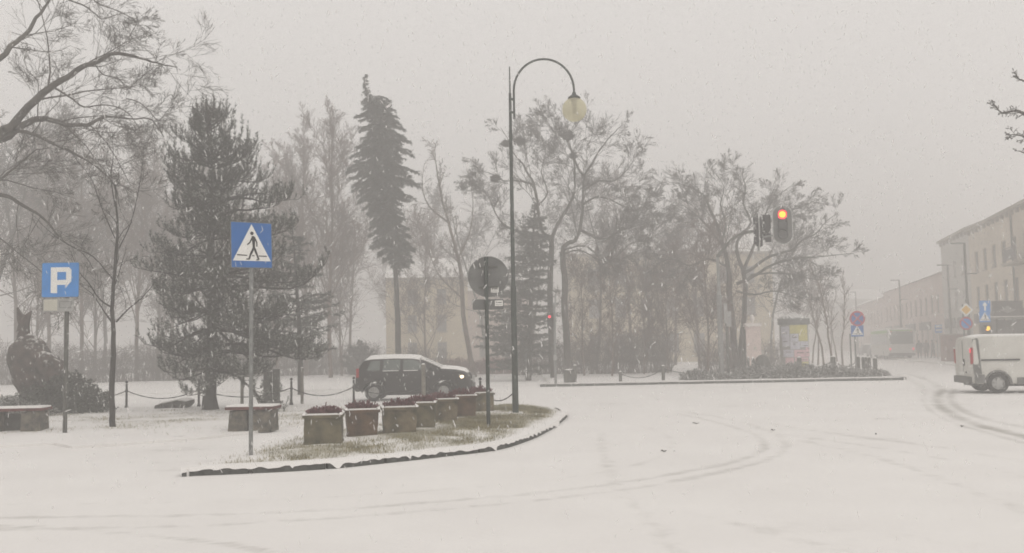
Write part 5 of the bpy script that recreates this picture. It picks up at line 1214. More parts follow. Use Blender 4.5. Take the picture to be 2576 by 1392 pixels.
for sg in (-1, 1):
    pc = poly_on_side(Vn, [(-2.37, .62), (-2.13, .62), (-2.15, 1.70), (-2.19, 1.76), (-2.33, 1.73), (-2.37, 1.5)], sg, .006, .01); pc.build('corner_panel', 'van_dirt', van, local=True, smooth=False)
    MB().box((-2.385, sg * .845, 1.20), (.07, .10, .52)).build('tail_light', 'lens_red', van, local=True)
    MB().box((-2.40, sg * .845, 1.36), (.06, .07, .12)).build('brake_lamp', 'light_tail' if sg < 0 else 'lens_red', van, local=True)
    MB().box((-1.55, sg * .925, 1.06), (1.15, .03, .05)).build('side_rail', 'black', van, local=True)
    poly_on_side(Vn, [(-2.36, .34), (-2.03, .34), (-2.06, .60), (-2.36, .62)], sg, .03, .03).build('rear_bumper_corner', 'van_dirt', van, local=True, smooth=False)
    MB().box((-.08, sg * .905, .40), (2.0, .05, .20)).build('sill_cladding', 'van_dirt', van, local=True)
    for w in Vn.wheels:
        MB().tube([(w + .385 * math.cos(a), sg * .905, .32 + .385 * math.sin(a)) for a in [math.pi * i / 14 for i in range(15)]], .035, 7).build('wheel_arch', 'van_dirt', van, local=True)
        wheel(van, w, sg * .80, .32, .20, sg, 6, True)
    for z in (1.44, .86): MB().box((-2.42, sg * .80, z), (.05, .10, .05)).build('door_hinge', 'white', van, local=True)
    poly_on_side(Vn, [(1.0, 1.12), (1.62, 1.12), (1.15, 1.62), (1.0, 1.64)], sg).build('cab_window', 'glass', van, local=True, smooth=False)
    poly_on_side(Vn, [(-.35, .48), (-.335, .48), (-.335, 1.70), (-.35, 1.70)], sg, .004, .004).build('door_seam', 'van_dirt', van, local=True, smooth=False)
MB().box((-2.405, 0, 1.12), (.012, .018, 1.10)).build('door_seam', 'van_dirt', van, local=True); MB().box((-2.42, -.12, .98), (.04, .06, .22)).build('door_handle', 'black', van, local=True)
MB().box((-2.41, 0.15, .62), (.02, .50, .11)).build('number_plate', 'white', van, local=True); MB().box((-2.42, 0, .42), (.12, 1.66, .22)).build('rear_bumper', 'van_dirt', van, local=True)
MB().box((-2.41, -.3, .66), (.03, .08, .05)).build('plate_lamp', 'black', van, local=True)
MB().box((-.1, 0, .36), (4.2, 1.5, .28)).build('underbody', 'car_plastic', van, local=True); Vn.cap(-2.3, 1.0, .03, 1.0).build('roof_snow', 'snow', van, local=True)
quad_panel([(1.28, -.70, 1.74), (1.82, -.76, 1.20), (1.82, .76, 1.20), (1.28, .70, 1.74)], -.012).build('windscreen', 'glass', van, local=True, smooth=False)

# bus
bl = foot(2270, 90, 0); hd = R(76.8)
bus = thing('city_bus', 'grey city bus with green roof edge and dark rear window, seen from behind', 'bus', (bl.x, bl.y, 0), hd)
b = MB(); xs = [(0, 2.55, 1.14), (.05, 2.80, 1.22), (.15, 2.88, 1.25), (11.5, 2.88, 1.25), (11.9, 2.6, 1.2)]; vs = []; fs = []; k = 8
for x, zt, w in xs: vs += [(x, -w, .35), (x, -w, 1.3), (x, -w * .98, zt - .25), (x, -w * .85, zt), (x, w * .85, zt), (x, w * .98, zt - .25), (x, w, 1.3), (x, w, .35)]
for i in range(len(xs) - 1):
    for j in range(k): fs.append((i * k + j, i * k + (j + 1) % k, (i + 1) * k + (j + 1) % k, (i + 1) * k + j))
fs += [tuple(range(k)), tuple((len(xs) - 1) * k + j for j in range(k - 1, -1, -1))]
b.add(vs, fs).build('body', 'bus_grey', bus, local=True)
MB().box((-.03, 0, 2.03), (.05, 2.05, 1.15)).build('rear_window', 'glass', bus, local=True)
MB().box((5.6, 1.262, 2.62), (11.0, .03, .30)).build('roof_band', 'bus_green', bus, local=True); MB().box((6, 0, 2.93), (10.5, 1.6, .12)).build('roof_box', 'white', bus, local=True)
MB().box((-.02, 0, 2.72), (.06, 2.0, .12)).build('rear_band', 'bus_green', bus, local=True)
for k in range(7): MB().box((.95 + k * 1.6, 1.258, 1.85), (1.45, .03, .95)).build('side_window', 'glass', bus, local=True)
for y in (-1, 1):
    MB().ball((-.03, y * 1.02, .98), .085, 8, 6, (.5, 1, 1.2)).build('tail_light', 'light_tail', bus, local=True); MB().ball((-.03, y * .88, 2.60), .05, 8, 6, (.5, 1, 1)).build('marker_light', 'light_tail', bus, local=True)
    MB().ball((-.03, y * 1.02, .76), .05, 8, 6, (.5, 1, 1)).build('lower_light', 'lens_red', bus, local=True)
    for x in (2.6, 9.2): wheel(bus, x, y * 1.08, .48, .28, y, 6)
MB().box((-.05, 0, .47), (.12, 2.3, .26)).build('rear_bumper', 'car_plastic', bus, local=True); MB().box((6, 0, .55), (10.5, 2.0, .5)).build('underbody', 'car_plastic', bus, local=True)

def far_car(x, Y, lab, mt_='car'):
    p = foot(x, Y, 0); t = thing('parked_car', lab, 'car', (p.x, p.y, 0), R(76.8), 'cars parked far down the street')
    Q = Shell([(-1.9, .80), (-1.85, .98), (-1.55, 1.35), (-1.1, 1.43), (.2, 1.42), (.9, 1.0), (1.6, .9), (1.9, .6)], [(-1.9, .78), (.9, .92), (1.9, .5)], .82, [(-1.9, .70), (-1.5, .58), (.2, .58), (.9, .7), (1.9, .6)], [(-1.9, .9), (-1.6, 1), (1.5, 1), (1.9, .8)], [(-1.9, .32), (1.9, .30)], (-1.25, 1.2), .34, .3)
    Q.body(30).build('body', mt_, t, local=True); MB().box((-1.74, 0, 1.15), (.05, 1.0, .28), rot=Matrix.Rotation(R(-38), 3, 'Y')).build('rear_window', 'glass', t, local=True)
    for sg in (-1, 1):
        poly_on_side(Q, [(-1.4, 1.0), (.4, 1.0), (.1, 1.33), (-1.2, 1.33)], sg).build('side_window', 'glass', t, local=True)
        for w in Q.wheels: wheel(t, w, sg * .72, .3, .18, sg)
    Q.cap(-1.5, .2, .05).build('roof_snow', 'snow', t, local=True)
far_car(2182, 118, 'dark car parked far down the street just left of the bus'); far_car(2205, 104, 'dark car hidden in part by the left side of the bus')

# ================================================================== people at the stop
def person(x, Y, yaw, coat, lab, h=1.68, step=.12, hat='hair', lean=0.0):
    p = foot(x, Y, .1); t = thing('person', lab, 'person', p, yaw); k = h / 1.75
    J = dict(pel=(0, 0, .95), wst=(0.01, 0, 1.12), ch=(.02 + lean, 0, 1.34), nk=(.03 + lean, 0, 1.50), hd=(.05 + lean, 0, 1.60), tp=(.05 + lean, 0, 1.73), hl=(0, .10, .90), hr=(0, -.10, .90), kl=(step * .6, .10, .50), kr=(-step * .5, -.10, .50),
             al=(step, .10, .09), ar=(-step, -.10, .09), tl=(step + .16, .11, .04), tr=(-step + .16, -.11, .04), sl=(.01 + lean, .20, 1.42), sr=(.01 + lean, -.20, 1.42), el=(-.02, .27, 1.15), er=(.02, -.27, 1.15), wl=(.10, .25, .93), wr=(.14, -.22, .95), fl=(.15, .24, .86), fr=(.20, -.21, .90))
    E = 'pel-wst wst-ch ch-nk nk-hd hd-tp pel-hl pel-hr hl-kl hr-kr kl-al kr-ar al-tl ar-tr ch-sl ch-sr sl-el sr-er el-wl er-wr wl-fl wr-fr'.split()
    rad = dict(pel=.17, wst=.16, ch=.17, nk=.065, hd=.10, tp=.075, hl=.12, hr=.12, kl=.075, kr=.075, al=.05, ar=.05, tl=.04, tr=.04, sl=.085, sr=.085, el=.06, er=.06, wl=.04, wr=.04, fl=.04, fr=.04)
    names = list(J); me = bpy.data.meshes.new('person_body'); me.from_pydata([tuple(c * k for c in J[n]) for n in names], [tuple(names.index(q) for q in e.split('-')) for e in E], [])
    o = bpy.data.objects.new('tmp', me); col.objects.link(o); o.modifiers.new('s', 'SKIN'); u = o.modifiers.new('u', 'SUBSURF'); u.levels = 1
    for i, n in enumerate(names): me.skin_vertices[0].data[i].radius = (rad[n] * k, rad[n] * k * (1.2 if n in ('pel', 'wst', 'ch') else 1)); me.skin_vertices[0].data[i].use_root = n == 'pel'
    dg = bpy.context.evaluated_depsgraph_get(); m2 = bpy.data.meshes.new_from_object(o.evaluated_get(dg)); bpy.data.objects.remove(o); m2.materials.clear()
    finish(m2, 'body', coat, t)
    ct = MB().lathe([(.24 * k, .55 * k), (.23 * k, .80 * k), (.20 * k, 1.1 * k), (.225 * k, 1.34 * k), (.17 * k, 1.46 * k), (.07 * k, 1.50 * k)], 14, (lean * .5, 0, 0), Matrix.Diagonal((.75, 1.05, 1))); ct.build('coat', coat, t, local=True)
    MB().ball(((.045 + lean) * k, 0, 1.665 * k), .112 * k, 12, 8, (1, .9, .85)).build('hair' if hat == 'hair' else 'hat', hat, t, local=True)
    MB().ball(((.10 + lean) * k, 0, 1.61 * k), .075 * k, 12, 8, (.8, .9, 1.2)).build('face', 'skin', t, local=True)
person(2314, 89, R(80), 'coat_dark', 'person in a dark coat standing right beside the rear of the bus'); person(2331, 87, R(-100), 'coat_brown', 'bulky person in a brown coat, second from the bus', 1.66, .05, lean=.03)
person(2348, 87.5, R(150), 'coat_dark', 'person in dark clothes standing next to the one in a white coat', 1.70, .16); person(2360, 86, R(200), 'coat_white', 'person in a white coat at the bus stop', 1.60, .1, lean=.05)

# ================================================================== traffic light mast on the corner
pb_ = foot(1816, 44.5, .1); ml = thing('traffic_light_mast', 'grey mast with a long arm carrying three signal heads, red lit', 'traffic light', pb_)
zt = at(1810, 640, 44.5).z; z1 = at(1812, 742, 44.5).z
MB().tube([pb_ - Vector((0, 0, .1)), (pb_.x, pb_.y, z1), (pb_.x, pb_.y, z1 + .03), (pb_.x, pb_.y, zt)], [.125, .12, .085, .075], 12).build('mast', 'galv', ml)
HY = 34.0; hp = at(1930, 577, HY); arm = smooth_line([(pb_.x, pb_.y, zt - .1), (pb_.x + .25, pb_.y - .9, zt + .35), (pb_.x + (hp.x - pb_.x) * .45, pb_.y + (HY - pb_.y) * .45, (zt + hp.z) / 2 + .35), (hp.x - .3, HY + 1.0, hp.z + .05), (hp.x, HY + .15, hp.z - .15)], 4)
MB().tube(arm, [.085 - .035 * i / (len(arm) - 1) for i in range(len(arm))], 10).build('arm', 'galv_dark', ml)
def oval(w, h, n=10):
    o = []; r = w / 2
    for k in range(n + 1): a = math.pi * k / n; o.append((r * math.cos(a), h / 2 - r + r * math.sin(a)))
    for k in range(n + 1): a = math.pi + math.pi * k / n; o.append((r * math.cos(a), -h / 2 + r + r * math.sin(a)))
    return o
def visor(b, mtx, c, r, Lv=.2):
    n = 12; vs = []; fs = []
    for y in (0, -Lv):
        for k in range(n + 1):
            a = R(-25) + R(230) * k / n; rr = r if y == 0 else r * .94
            for q in (rr, rr - .012): vs.append(Vector(c) + mtx @ Vector((q * math.cos(a), y * (1 if y == 0 else 1 - .25 * abs(math.cos(a))), q * math.sin(a) + (0 if y == 0 else .015))))
    m = 2 * (n + 1)
    for k in range(n): fs += [(2 * k, 2 * k + 2, m + 2 * k + 2, m + 2 * k), (2 * k + 1, m + 2 * k + 1, m + 2 * k + 3, 2 * k + 3), (m + 2 * k, m + 2 * k + 2, m + 2 * k + 3, m + 2 * k + 1)]
    b.add(vs, fs)
def head(par, c, yaw, lit, board=True, s=1.0, label=None):
    mt = Matrix.Rotation(yaw, 3, 'Z'); c = Vector(c)
    hd = MB().plate(oval(.34 * s, 1.06 * s, 8), 0.0, .20 * s, mt, c).build('signal_head', 'black', par)
    if board:
        MB().plate(oval(.70 * s, 1.42 * s, 16), .07, .085, mt, c).build('backing_board', 'sign_back', hd)
        o1, o2 = oval(.705 * s, 1.425 * s, 16), oval(.645 * s, 1.365 * s, 16); n = len(o1); vs = [c + mt @ Vector((x, y, z)) for y in (.055, .09) for o in (o1, o2) for x, z in o]; fs = []
        for i in range(n):
            j = (i + 1) % n; fs += [(i, j, n + j, n + i), (2 * n + i, 3 * n + i, 3 * n + j, 2 * n + j), (i, 2 * n + i, 2 * n + j, j), (n + i, n + j, 3 * n + j, 3 * n + i)]
        MB().add(vs, fs).build('board_rim', 'rim', hd)
    for k, z in enumerate((.36, 0, -.36)):
        cc = c + mt @ Vector((0, -.004, z * s)); l_ = MB(); disc(l_, 0, 0, (.172 if lit == 'red' and k == 0 else .15) * s, -.012, 0, mt, cc, 24); ln = l_.build('lens', ('light_glow' if lit == 'red' and k == 0 else 'lens_off'), hd)  # lit lens is drawn wider, its red ring stands for the lamp's glow
        v = MB(); visor(v, mt, cc, .182 * s, .09 * s); v.build('visor', 'black', hd)
        if lit == 'red' and k == 0:
            l_ = MB(); disc(l_, 0, 0, .118 * s, -.018, -.0125, mt, cc, 20); l_.build('lit_disc', 'light_red', hd)
    return hd
fc = at(1967, 566, HY); head(ml, (fc.x, HY - .1, fc.z), R(-12), 'red')
sc_ = at(1904, 583, HY); head(ml, (sc_.x, HY + .1, sc_.z), R(-98), None)
tc_ = at(1934, 571, HY); head(ml, (tc_.x + .0, HY + .5, tc_.z), R(-100), None, False, .95)
b = MB(); b.tube([(sc_.x + .2, HY + .1, sc_.z - .2), (fc.x - .1, HY + .05, sc_.z - .1)], .03, 8); b.build('cross_bar', 'galv', ml)
b = MB(); b.tube([(sc_.x + .14, HY + .1, sc_.z - .55), (sc_.x + .14, HY + .1, sc_.z + .5)], .028, 8); b.build('head_bracket', 'galv', ml)
for (x, y0, y1, w, YY_, lab) in ((1819.5, 764, 814, .13, 44.2, 'narrow pale box'), ):
    a, c_ = at(x, y0, YY_), at(x, y1, YY_); MB().box(((a.x + c_.x) / 2 + .1, YY_, (a.z + c_.z) / 2), (w, .18, a.z - c_.z)).build('control_box', 'plate_grey', ml)
p2 = foot(1833, 46, .1); t = thing('signal_post', 'thin dark post with a pale narrow box right of the traffic light mast', 'post', p2)
MB().tube([p2, (p2.x, p2.y, at(1831, 783, 46).z)], .07, 10).build('post', 'galv_dark', t); a, c_ = at(1831, 784, 46), at(1831, 822, 46); MB().box((a.x, 45.9, (a.z + c_.z) / 2), (.22, .2, a.z - c_.z)).build('box', 'plate_grey', t)
# small pedestrian signal on the near corner
p2 = gp(1398, 966, .1); t = thing('pedestrian_signal', 'slim grey signal pole with a tiny red light at the far corner tip', 'traffic light', p2)
MB().tube([p2, (p2.x, p2.y, at(1397, 762, p2.y).z)], .06, 10).build('pole', 'galv', t); MB().tube([at(1397, 772, p2.y), at(1397, 740, p2.y)], .045, 8).build('pole_top', 'plate_grey', t)
h_ = at(1384, 806, p2.y); MB().box((h_.x, h_.y, h_.z), (.26, .22, .62)).build('signal_head', 'black', t)
for k, z in enumerate((.15, -.15)):
    l_ = MB(); disc(l_, 0, 0, .10, -.12, -.111, I3, (h_.x - .02, h_.y, h_.z + z), 16); l_.build('lens', 'lens_off', t)
    v = MB(); visor(v, I3, (h_.x - .02, h_.y - .112, h_.z + z), .115, .14); v.build('visor', 'black', t)
l_ = MB(); disc(l_, 0, 0, .062, -.128, -.1205, I3, (h_.x - .03, h_.y, h_.z + .15), 16); l_.build('lit_disc', 'light_red_far', t)
MB().box(((h_.x + p2.x) / 2, p2.y, h_.z), (.22, .05, .05)).build('bracket', 'galv_dark', t)
z_ = at(1398, 900, p2.y).z; MB().box((p2.x, p2.y - .09, z_), (.16, .12, .24)).build('push_button', 'yellow' if False else 'plate_grey', t)

# ================================================================== signs and street furniture on the right
def sq(w): return [(-w / 2, -w / 2), (w / 2, -w / 2), (w / 2, w / 2), (-w / 2, w / 2)]
sb = foot(2155, 46, .1); ns = thing('no_stopping_sign', 'round blue and red no stopping sign above a pedestrian crossing plate on the far corner', 'road sign', sb)
c0 = at(2155.5, 802, 46); MB().tube([sb, (sb.x, sb.y, c0.z + .3)], .045, 10).build('post', 'galv', ns)
b = MB(); disc(b, 0, 0, .37, -.07, -.06, I3, c0, 28); b.build('sign_disc', 'red', ns); b = MB(); disc(b, 0, 0, .285, -.075, -.0705, I3, c0, 28); b.build('blue_field', 'blue', ns)
b = MB(); bar(b, -.21, -.21, .21, .21, .075, -.079, -.0755, I3, c0, 1, 1); b.build('red_cross_bar', 'red', ns); b = MB(); bar(b, -.21, .21, .21, -.21, .075, -.083, -.0795, I3, c0, 1, 1); b.build('red_cross_bar', 'red', ns)
c1 = at(2155.5, 833, 46) - Vector((0, .06, 0)); ped_panel(ns, c1, I3, .60, .54)
s2 = foot(2143, 46.3, .1); t = thing('sign_post', 'second thin bare post left of the no stopping sign post', 'post', s2); MB().tube([s2, (s2.x, s2.y, at(2142, 840, 46.3).z)], .04, 8).build('post', 'galv', t)
def bollard(x, y0, Y, r, lab, m='galv_dark', grp='bollards of the far corner'):
    p = foot(x, Y, .1); h = at(x, y0, Y).z - .1; t = thing('bollard', lab, 'bollard', p, group=grp); MB().lathe([(r, 0), (r, h - .06), (r * .8, h - .02), (r * .3, h)], 10).build('shaft', m, t, local=True)
    MB().lathe([(r * .85, 0), (r * .7, .03), (r * .2, .05)], 9, (0, 0, h - .015)).build('snow_cap', 'snow', t, local=True); return p, h
bs = [bollard(x, y0, Y, r, lab) for x, y0, Y, r, lab in ((1447, 919, 43.6, .085, 'dark bollard just right of the box at the corner tip'), (1561, 935, 43.5, .075, 'lone dark bollard left of the snowy path'), (1669, 920, 44.2, .08, 'dark bollard at the mouth of the snowy path'),
      (1884, 899, 46.5, .06, 'left one of two close bollards before the plaster pillar'), (1896, 901, 46.2, .085, 'right one of two close bollards before the plaster pillar'), (2012, 899, 46.5, .12, 'thick bollard in front of the advertising column'), (2097, 897, 46.5, .13, 'stout bollard right of the advertising column'),
      (2160, 897, 46.8, .10, 'bollard at the foot of the no stopping sign'), (2176, 898, 46.2, .14, 'stout bollard right of the no stopping sign'), (2188, 899, 46.6, .08, 'thin bollard second from the street corner'), (2203, 901, 45.8, .10, 'last bollard at the street corner'))]
for i, j, lab in ((1, 2, 'thin chain between the two bollards left of the snowy path'), (2, 3, 'long sagging chain crossing the snowy path'), (4, 5, 'chain before the plaster pillar'), (5, 6, 'chain before the advertising column'), (6, 7, 'chain hanging left of the no stopping sign'), (9, 10, 'short chain at the street corner')):
    chain(bs[i][0] + Vector((0, 0, bs[i][1] * .8)), bs[j][0] + Vector((0, 0, bs[j][1] * .8)), .3 if j != 3 else .42, lab, .016, group='chains between the far corner bollards')
p2 = foot(1431, 43.4, .1); t = thing('litter_bin', 'dark square litter bin with a snowy lid at the left tip of the far corner', 'bin', p2, R(5)); MB().box((0, 0, .26), (.40, .38, .50), top=1.06).build('bin_body', 'galv_dark', t, local=True); MB().box((0, 0, .535), (.46, .44, .05)).build('lid', 'iron', t, local=True); MB().box((0, 0, .585), (.30, .3, .045), top=.8).build('snow_cap', 'snow', t, local=True)
# plaster pillar with an urn
p2 = foot(1897, 50, .1); t = thing('plaster_pillar', 'pale pinkish plaster gate pillar with a cap and a small urn', 'pillar', p2, R(-8)); hh = at(1897, 822, 50).z - .1
MB().box((0, 0, hh / 2), (.74, .74, hh)).build('shaft', 'monument', t, local=True); MB().box((0, 0, .16), (.84, .84, .32)).build('plinth', 'concrete', t, local=True); MB().box((0, 0, hh + .09), (.86, .86, .18)).build('cap', 'monument_cap', t, local=True)
MB().lathe([(.05, 0), (.05, .06), (.13, .20), (.12, .30), (.05, .42), (.02, .46)], 12, (0, 0, hh + .18)).build('urn', 'monument_cap', t, local=True); MB().box((-.43, .1, hh * .48), (.10, .5, hh * .93)).build('side_strip', 'galv_dark', t, local=True); MB().box((.05, -.385, hh * .55), (.12, .03, .16)).build('plaque', 'yellow' if False else 'cream', t, local=True)  # with a thin dark strip along the pillar's left side
p2 = foot(1919, 47.6, .1); t = thing('covered_stone', 'dark round topped stone block in front of the plaster pillar', 'stone', p2); MB().lathe([(.42, 0), (.44, .3), (.42, .65), (.33, .88), (.18, 1.02), (.04, 1.06)], 14, (0, 0, 0), Matrix.Diagonal((.95, .8, 1))).build('block', 'galv_dark', t, local=True)
# advertising column
p2 = foot(2001, 51, .1); Rc = .755; hh = at(2001, 817, 51).z - .1
ad = thing('advertising_column', 'round advertising column covered with yellow, white and pink posters under a dark crown', 'column', p2)
MB().lathe([(Rc + .02, 0), (Rc + .02, .25), (Rc - .01, .27), (Rc - .01, hh)], 40).build('drum', 'plate_grey', ad, local=True); MB().lathe([(Rc + .06, 0), (Rc + .08, .05), (Rc + .08, .30), (Rc + .02, .38), (.45, .52), (.2, .60), (.03, .66)], 32, (0, 0, hh)).build('crown', 'crown_grey', ad, local=True)
r_ = random.Random(12)
def poster(a0, a1, z0, z1, m, off=.006, lines=True):
    n = 6; b = MB(); vs = []
    for z in (z0, z1):
        for k in range(n + 1): a = R(a0 + (a1 - a0) * k / n); vs.append(((Rc + off) * math.cos(a), (Rc + off) * math.sin(a), z))
    o = b.add(vs, [(k, k + 1, n + 2 + k, n + 1 + k) for k in range(n)]).build('poster', m, ad, local=True, smooth=True)
    if lines:
        b = MB()
        for q in range(r_.randint(1, 3)):
            zz = z0 + (z1 - z0) * r_.uniform(.15, .85); b0_, b1_ = a0 + (a1 - a0) * r_.uniform(.1, .3), a0 + (a1 - a0) * r_.uniform(.6, .9); vs = []
            for z in (zz, zz + .03):
                for k in range(n + 1): a = R(b0_ + (b1_ - b0_) * k / n); vs.append(((Rc + off + .003) * math.cos(a), (Rc + off + .003) * math.sin(a), z))
            b.add(vs, [(k, k + 1, n + 2 + k, n + 1 + k) for k in range(n)])
        b.build('poster_print', 'coat_brown', o, local=True)
poster(238, 318, hh - .48, hh - .03, 'poster_yellow', lines=False); poster(272, 318, hh - .88, hh - .49, 'poster_yellow', lines=False)
for (a0, a1, z0, z1, m) in ((195, 236, hh - .7, hh - .10, 'poster_white'), (239, 270, hh - .88, hh - .50, 'poster_white'), (200, 236, hh - 1.15, hh - .72, 'poster_white'), (238, 276, hh - 1.30, hh - .90, 'poster_white'), (278, 322, hh - 1.20, hh - .90, 'poster_white'),
                            (205, 250, hh - 1.70, hh - 1.32, 'poster_white'), (252, 300, hh - 1.72, hh - 1.34, 'poster_pink'), (302, 340, hh - 1.7, hh - 1.22, 'poster_pink'), (215, 250, .32, hh - 1.74, 'poster_pink'), (254, 318, .30, .62, 'poster_yellow'), (254, 318, .65, hh - 1.75, 'poster_pink')): poster(a0, a1, z0, z1, m)
# signs by the van
sp = foot(2476, 50, .1); t = thing('one_way_sign', 'blue one way arrow sign over a pedestrian crossing sign above the roof of the van', 'road sign', sp)
c0 = at(2476, 771, 50) ; MB().tube([sp, (sp.x, sp.y, c0.z + .3)], .045, 10).build('post', 'galv', t); c0 = c0 - Vector((0, .06, 0))
MB().plate(sq(.58), -.008, 0, I3, c0).build('sign_panel', 'blue_p', t); MB().plate([(-.05, -.23), (.05, -.23), (.05, .03), (.14, .03), (0, .23), (-.14, .03), (-.05, .03)], -.012, -.0085, I3, c0).build('arrow', 'white', t); ped_panel(t, at(2476, 798, 50) - Vector((0, .06, 0)), I3, .58, .54, 'blue_p')
h_ = at(2478, 829, 50); MB().box((h_.x, 49.85, h_.z - .3), (.36, .26, 1.0)).build('signal_head', 'black', t); l_ = MB(); disc(l_, 0, 0, .13, -.02, -.01, I3, (h_.x, 49.72, h_.z + .05), 18); l_.build('lens', 'light_glow', t); l_ = MB(); disc(l_, 0, 0, .12, -.03, -.0205, I3, (h_.x, 49.72, h_.z + .05), 18); l_.build('lit_disc', 'light_red', t); v = MB(); visor(v, I3, (h_.x, 49.715, h_.z + .05), .145, .2); v.build('visor', 'black', t)
sp = foot(2430, 51, .1); t = thing('priority_sign', 'yellow diamond sign over a round no parking sign beside the van', 'road sign', sp)
c0 = at(2429, 780, 51); MB().tube([sp, (sp.x, sp.y, c0.z + .3)], .04, 10).build('post', 'galv', t); D_ = lambda r: [(0, -r), (r, 0), (0, r), (-r, 0)]
MB().plate(D_(.37), -.07, -.06, I3, c0).build('sign_panel', 'white', t); MB().plate(D_(.25), -.074, -.0705, I3, c0).build('yellow_field', 'yellow', t)
c1 = at(2429, 814, 51); b = MB(); disc(b, 0, 0, .35, -.07, -.06, I3, c1, 26); b.build('sign_disc', 'red', t); b = MB(); disc(b, 0, 0, .265, -.075, -.0705, I3, c1, 26); b.build('blue_field', 'blue_p', t); b = MB(); bar(b, -.19, .19, .19, -.19, .07, -.079, -.0755, I3, c1, 1, 1); b.build('red_bar', 'red', t)
# street lamps along the street
for i, (x, y, Y, aw, lab) in enumerate(((2438, 612, 62, 1.0, 'nearest tall street lamp with a flat arm, above the van'), (2392, 667, 79, 1.0, 'second street lamp in front of the grey building'), (2267, 705, 98, 1.0, 'street lamp standing above the bus'), (2155, 735, 121, .8, 'farthest faint street lamp behind the no stopping sign'))):
    p2 = foot(x + 4, Y, .1); hh = at(x, y, Y).z; t = thing('street_light', lab, 'street lamp', p2, group='modern street lamps lining the street')
    MB().tube([p2, (p2.x, p2.y, p2.z + 4.2), (p2.x, p2.y, p2.z + 4.25), (p2.x, p2.y, hh)], [.12, .11, .085, .08], 8).build('pole', 'galv_dark', t)
    MB().box((p2.x - .42 * aw, p2.y, hh), (.9 * aw, .14, .09)).build('lamp_arm', 'galv_dark', t); MB().box((p2.x + .38, p2.y, hh - 2.0), (.62, .12, .07)).build('side_arm', 'galv_dark', t); MB().box((p2.x - .42 * aw, p2.y, hh + .06), (.85 * aw, .1, .03)).build('snow_cap', 'snow', t)
p2 = foot(2360, 84, .1); t = thing('bus_stop_sign', 'pale blue bus stop sign above the waiting people', 'sign', p2); MB().tube([p2, (p2.x, p2.y, 3.0)], .04, 8).build('post', 'galv', t); c0 = at(2360, 828, 84); MB().box((c0.x, 83.94, c0.z), (.62, .05, .72)).build('sign_panel', 'blue_p', t)
for z in (.2, -.1): MB().box((c0.x, 83.90, c0.z + z), (.5, .02, .12)).build('white_stripe', 'white', t)
p2 = foot(2402, 74, .1); t = thing('kiosk', 'reddish grey kiosk half hidden behind the van', 'kiosk', p2, R(-10)); MB().box((0, 0, 1.0), (1.5, 1.8, 2.0)).build('cabin', 'brick_red', t, local=True); MB().box((0, 0, 2.06), (1.7, 2.0, .10)).build('roof', 'roof_snow', t, local=True); MB().box((.32, -.92, 1.15), (.7, .04, 1.1)).build('window', 'glass_bld', t, local=True)
# shop awning and board on the right
p2 = foot(2545, 56, .1); t = thing('bus_shelter', 'glazed shelter with snow on its roof above the van', 'shelter', p2, R(-6)); zr = at(2535, 800, 56).z - .1
MB().box((0, 0, zr), (2.9, 1.5, .08)).build('roof', 'concrete', t, local=True); MB().box((0, 0, zr + .065), (2.8, 1.4, .05)).build('roof_snow', 'snow', t, local=True)
for sx in (-1.35, -.45, .45, 1.35): MB().box((sx, .62, zr / 2), (.07, .07, zr)).build('frame_post', 'galv_dark', t, local=True)
for sx in (-.9, 0, .9): MB().box((sx, .64, zr / 2 + .15), (.80, .03, zr - .55)).build('glass_panel', 'glass_bld', t, local=True)
p2 = foot(2534, 60, .1); t = thing('sign_board', 'dark shop board with a pale arrow shape over the shelter', 'sign', p2); c0 = at(2534, 778, 60); MB().box((c0.x, 60, c0.z), (1.9, .12, 1.05)).build('board', 'shop', t)
MB().tube([p2, (p2.x, 60.02, c0.z - .5)], .06, 8).build('post', 'galv_dark', t); MB().plate([(-.55, -.05), (0, -.25), (.55, -.05), (.3, .02), (0, .22), (-.3, .02)], -.09, -.07, I3, c0).build('pale_mark', 'plate_grey', t)

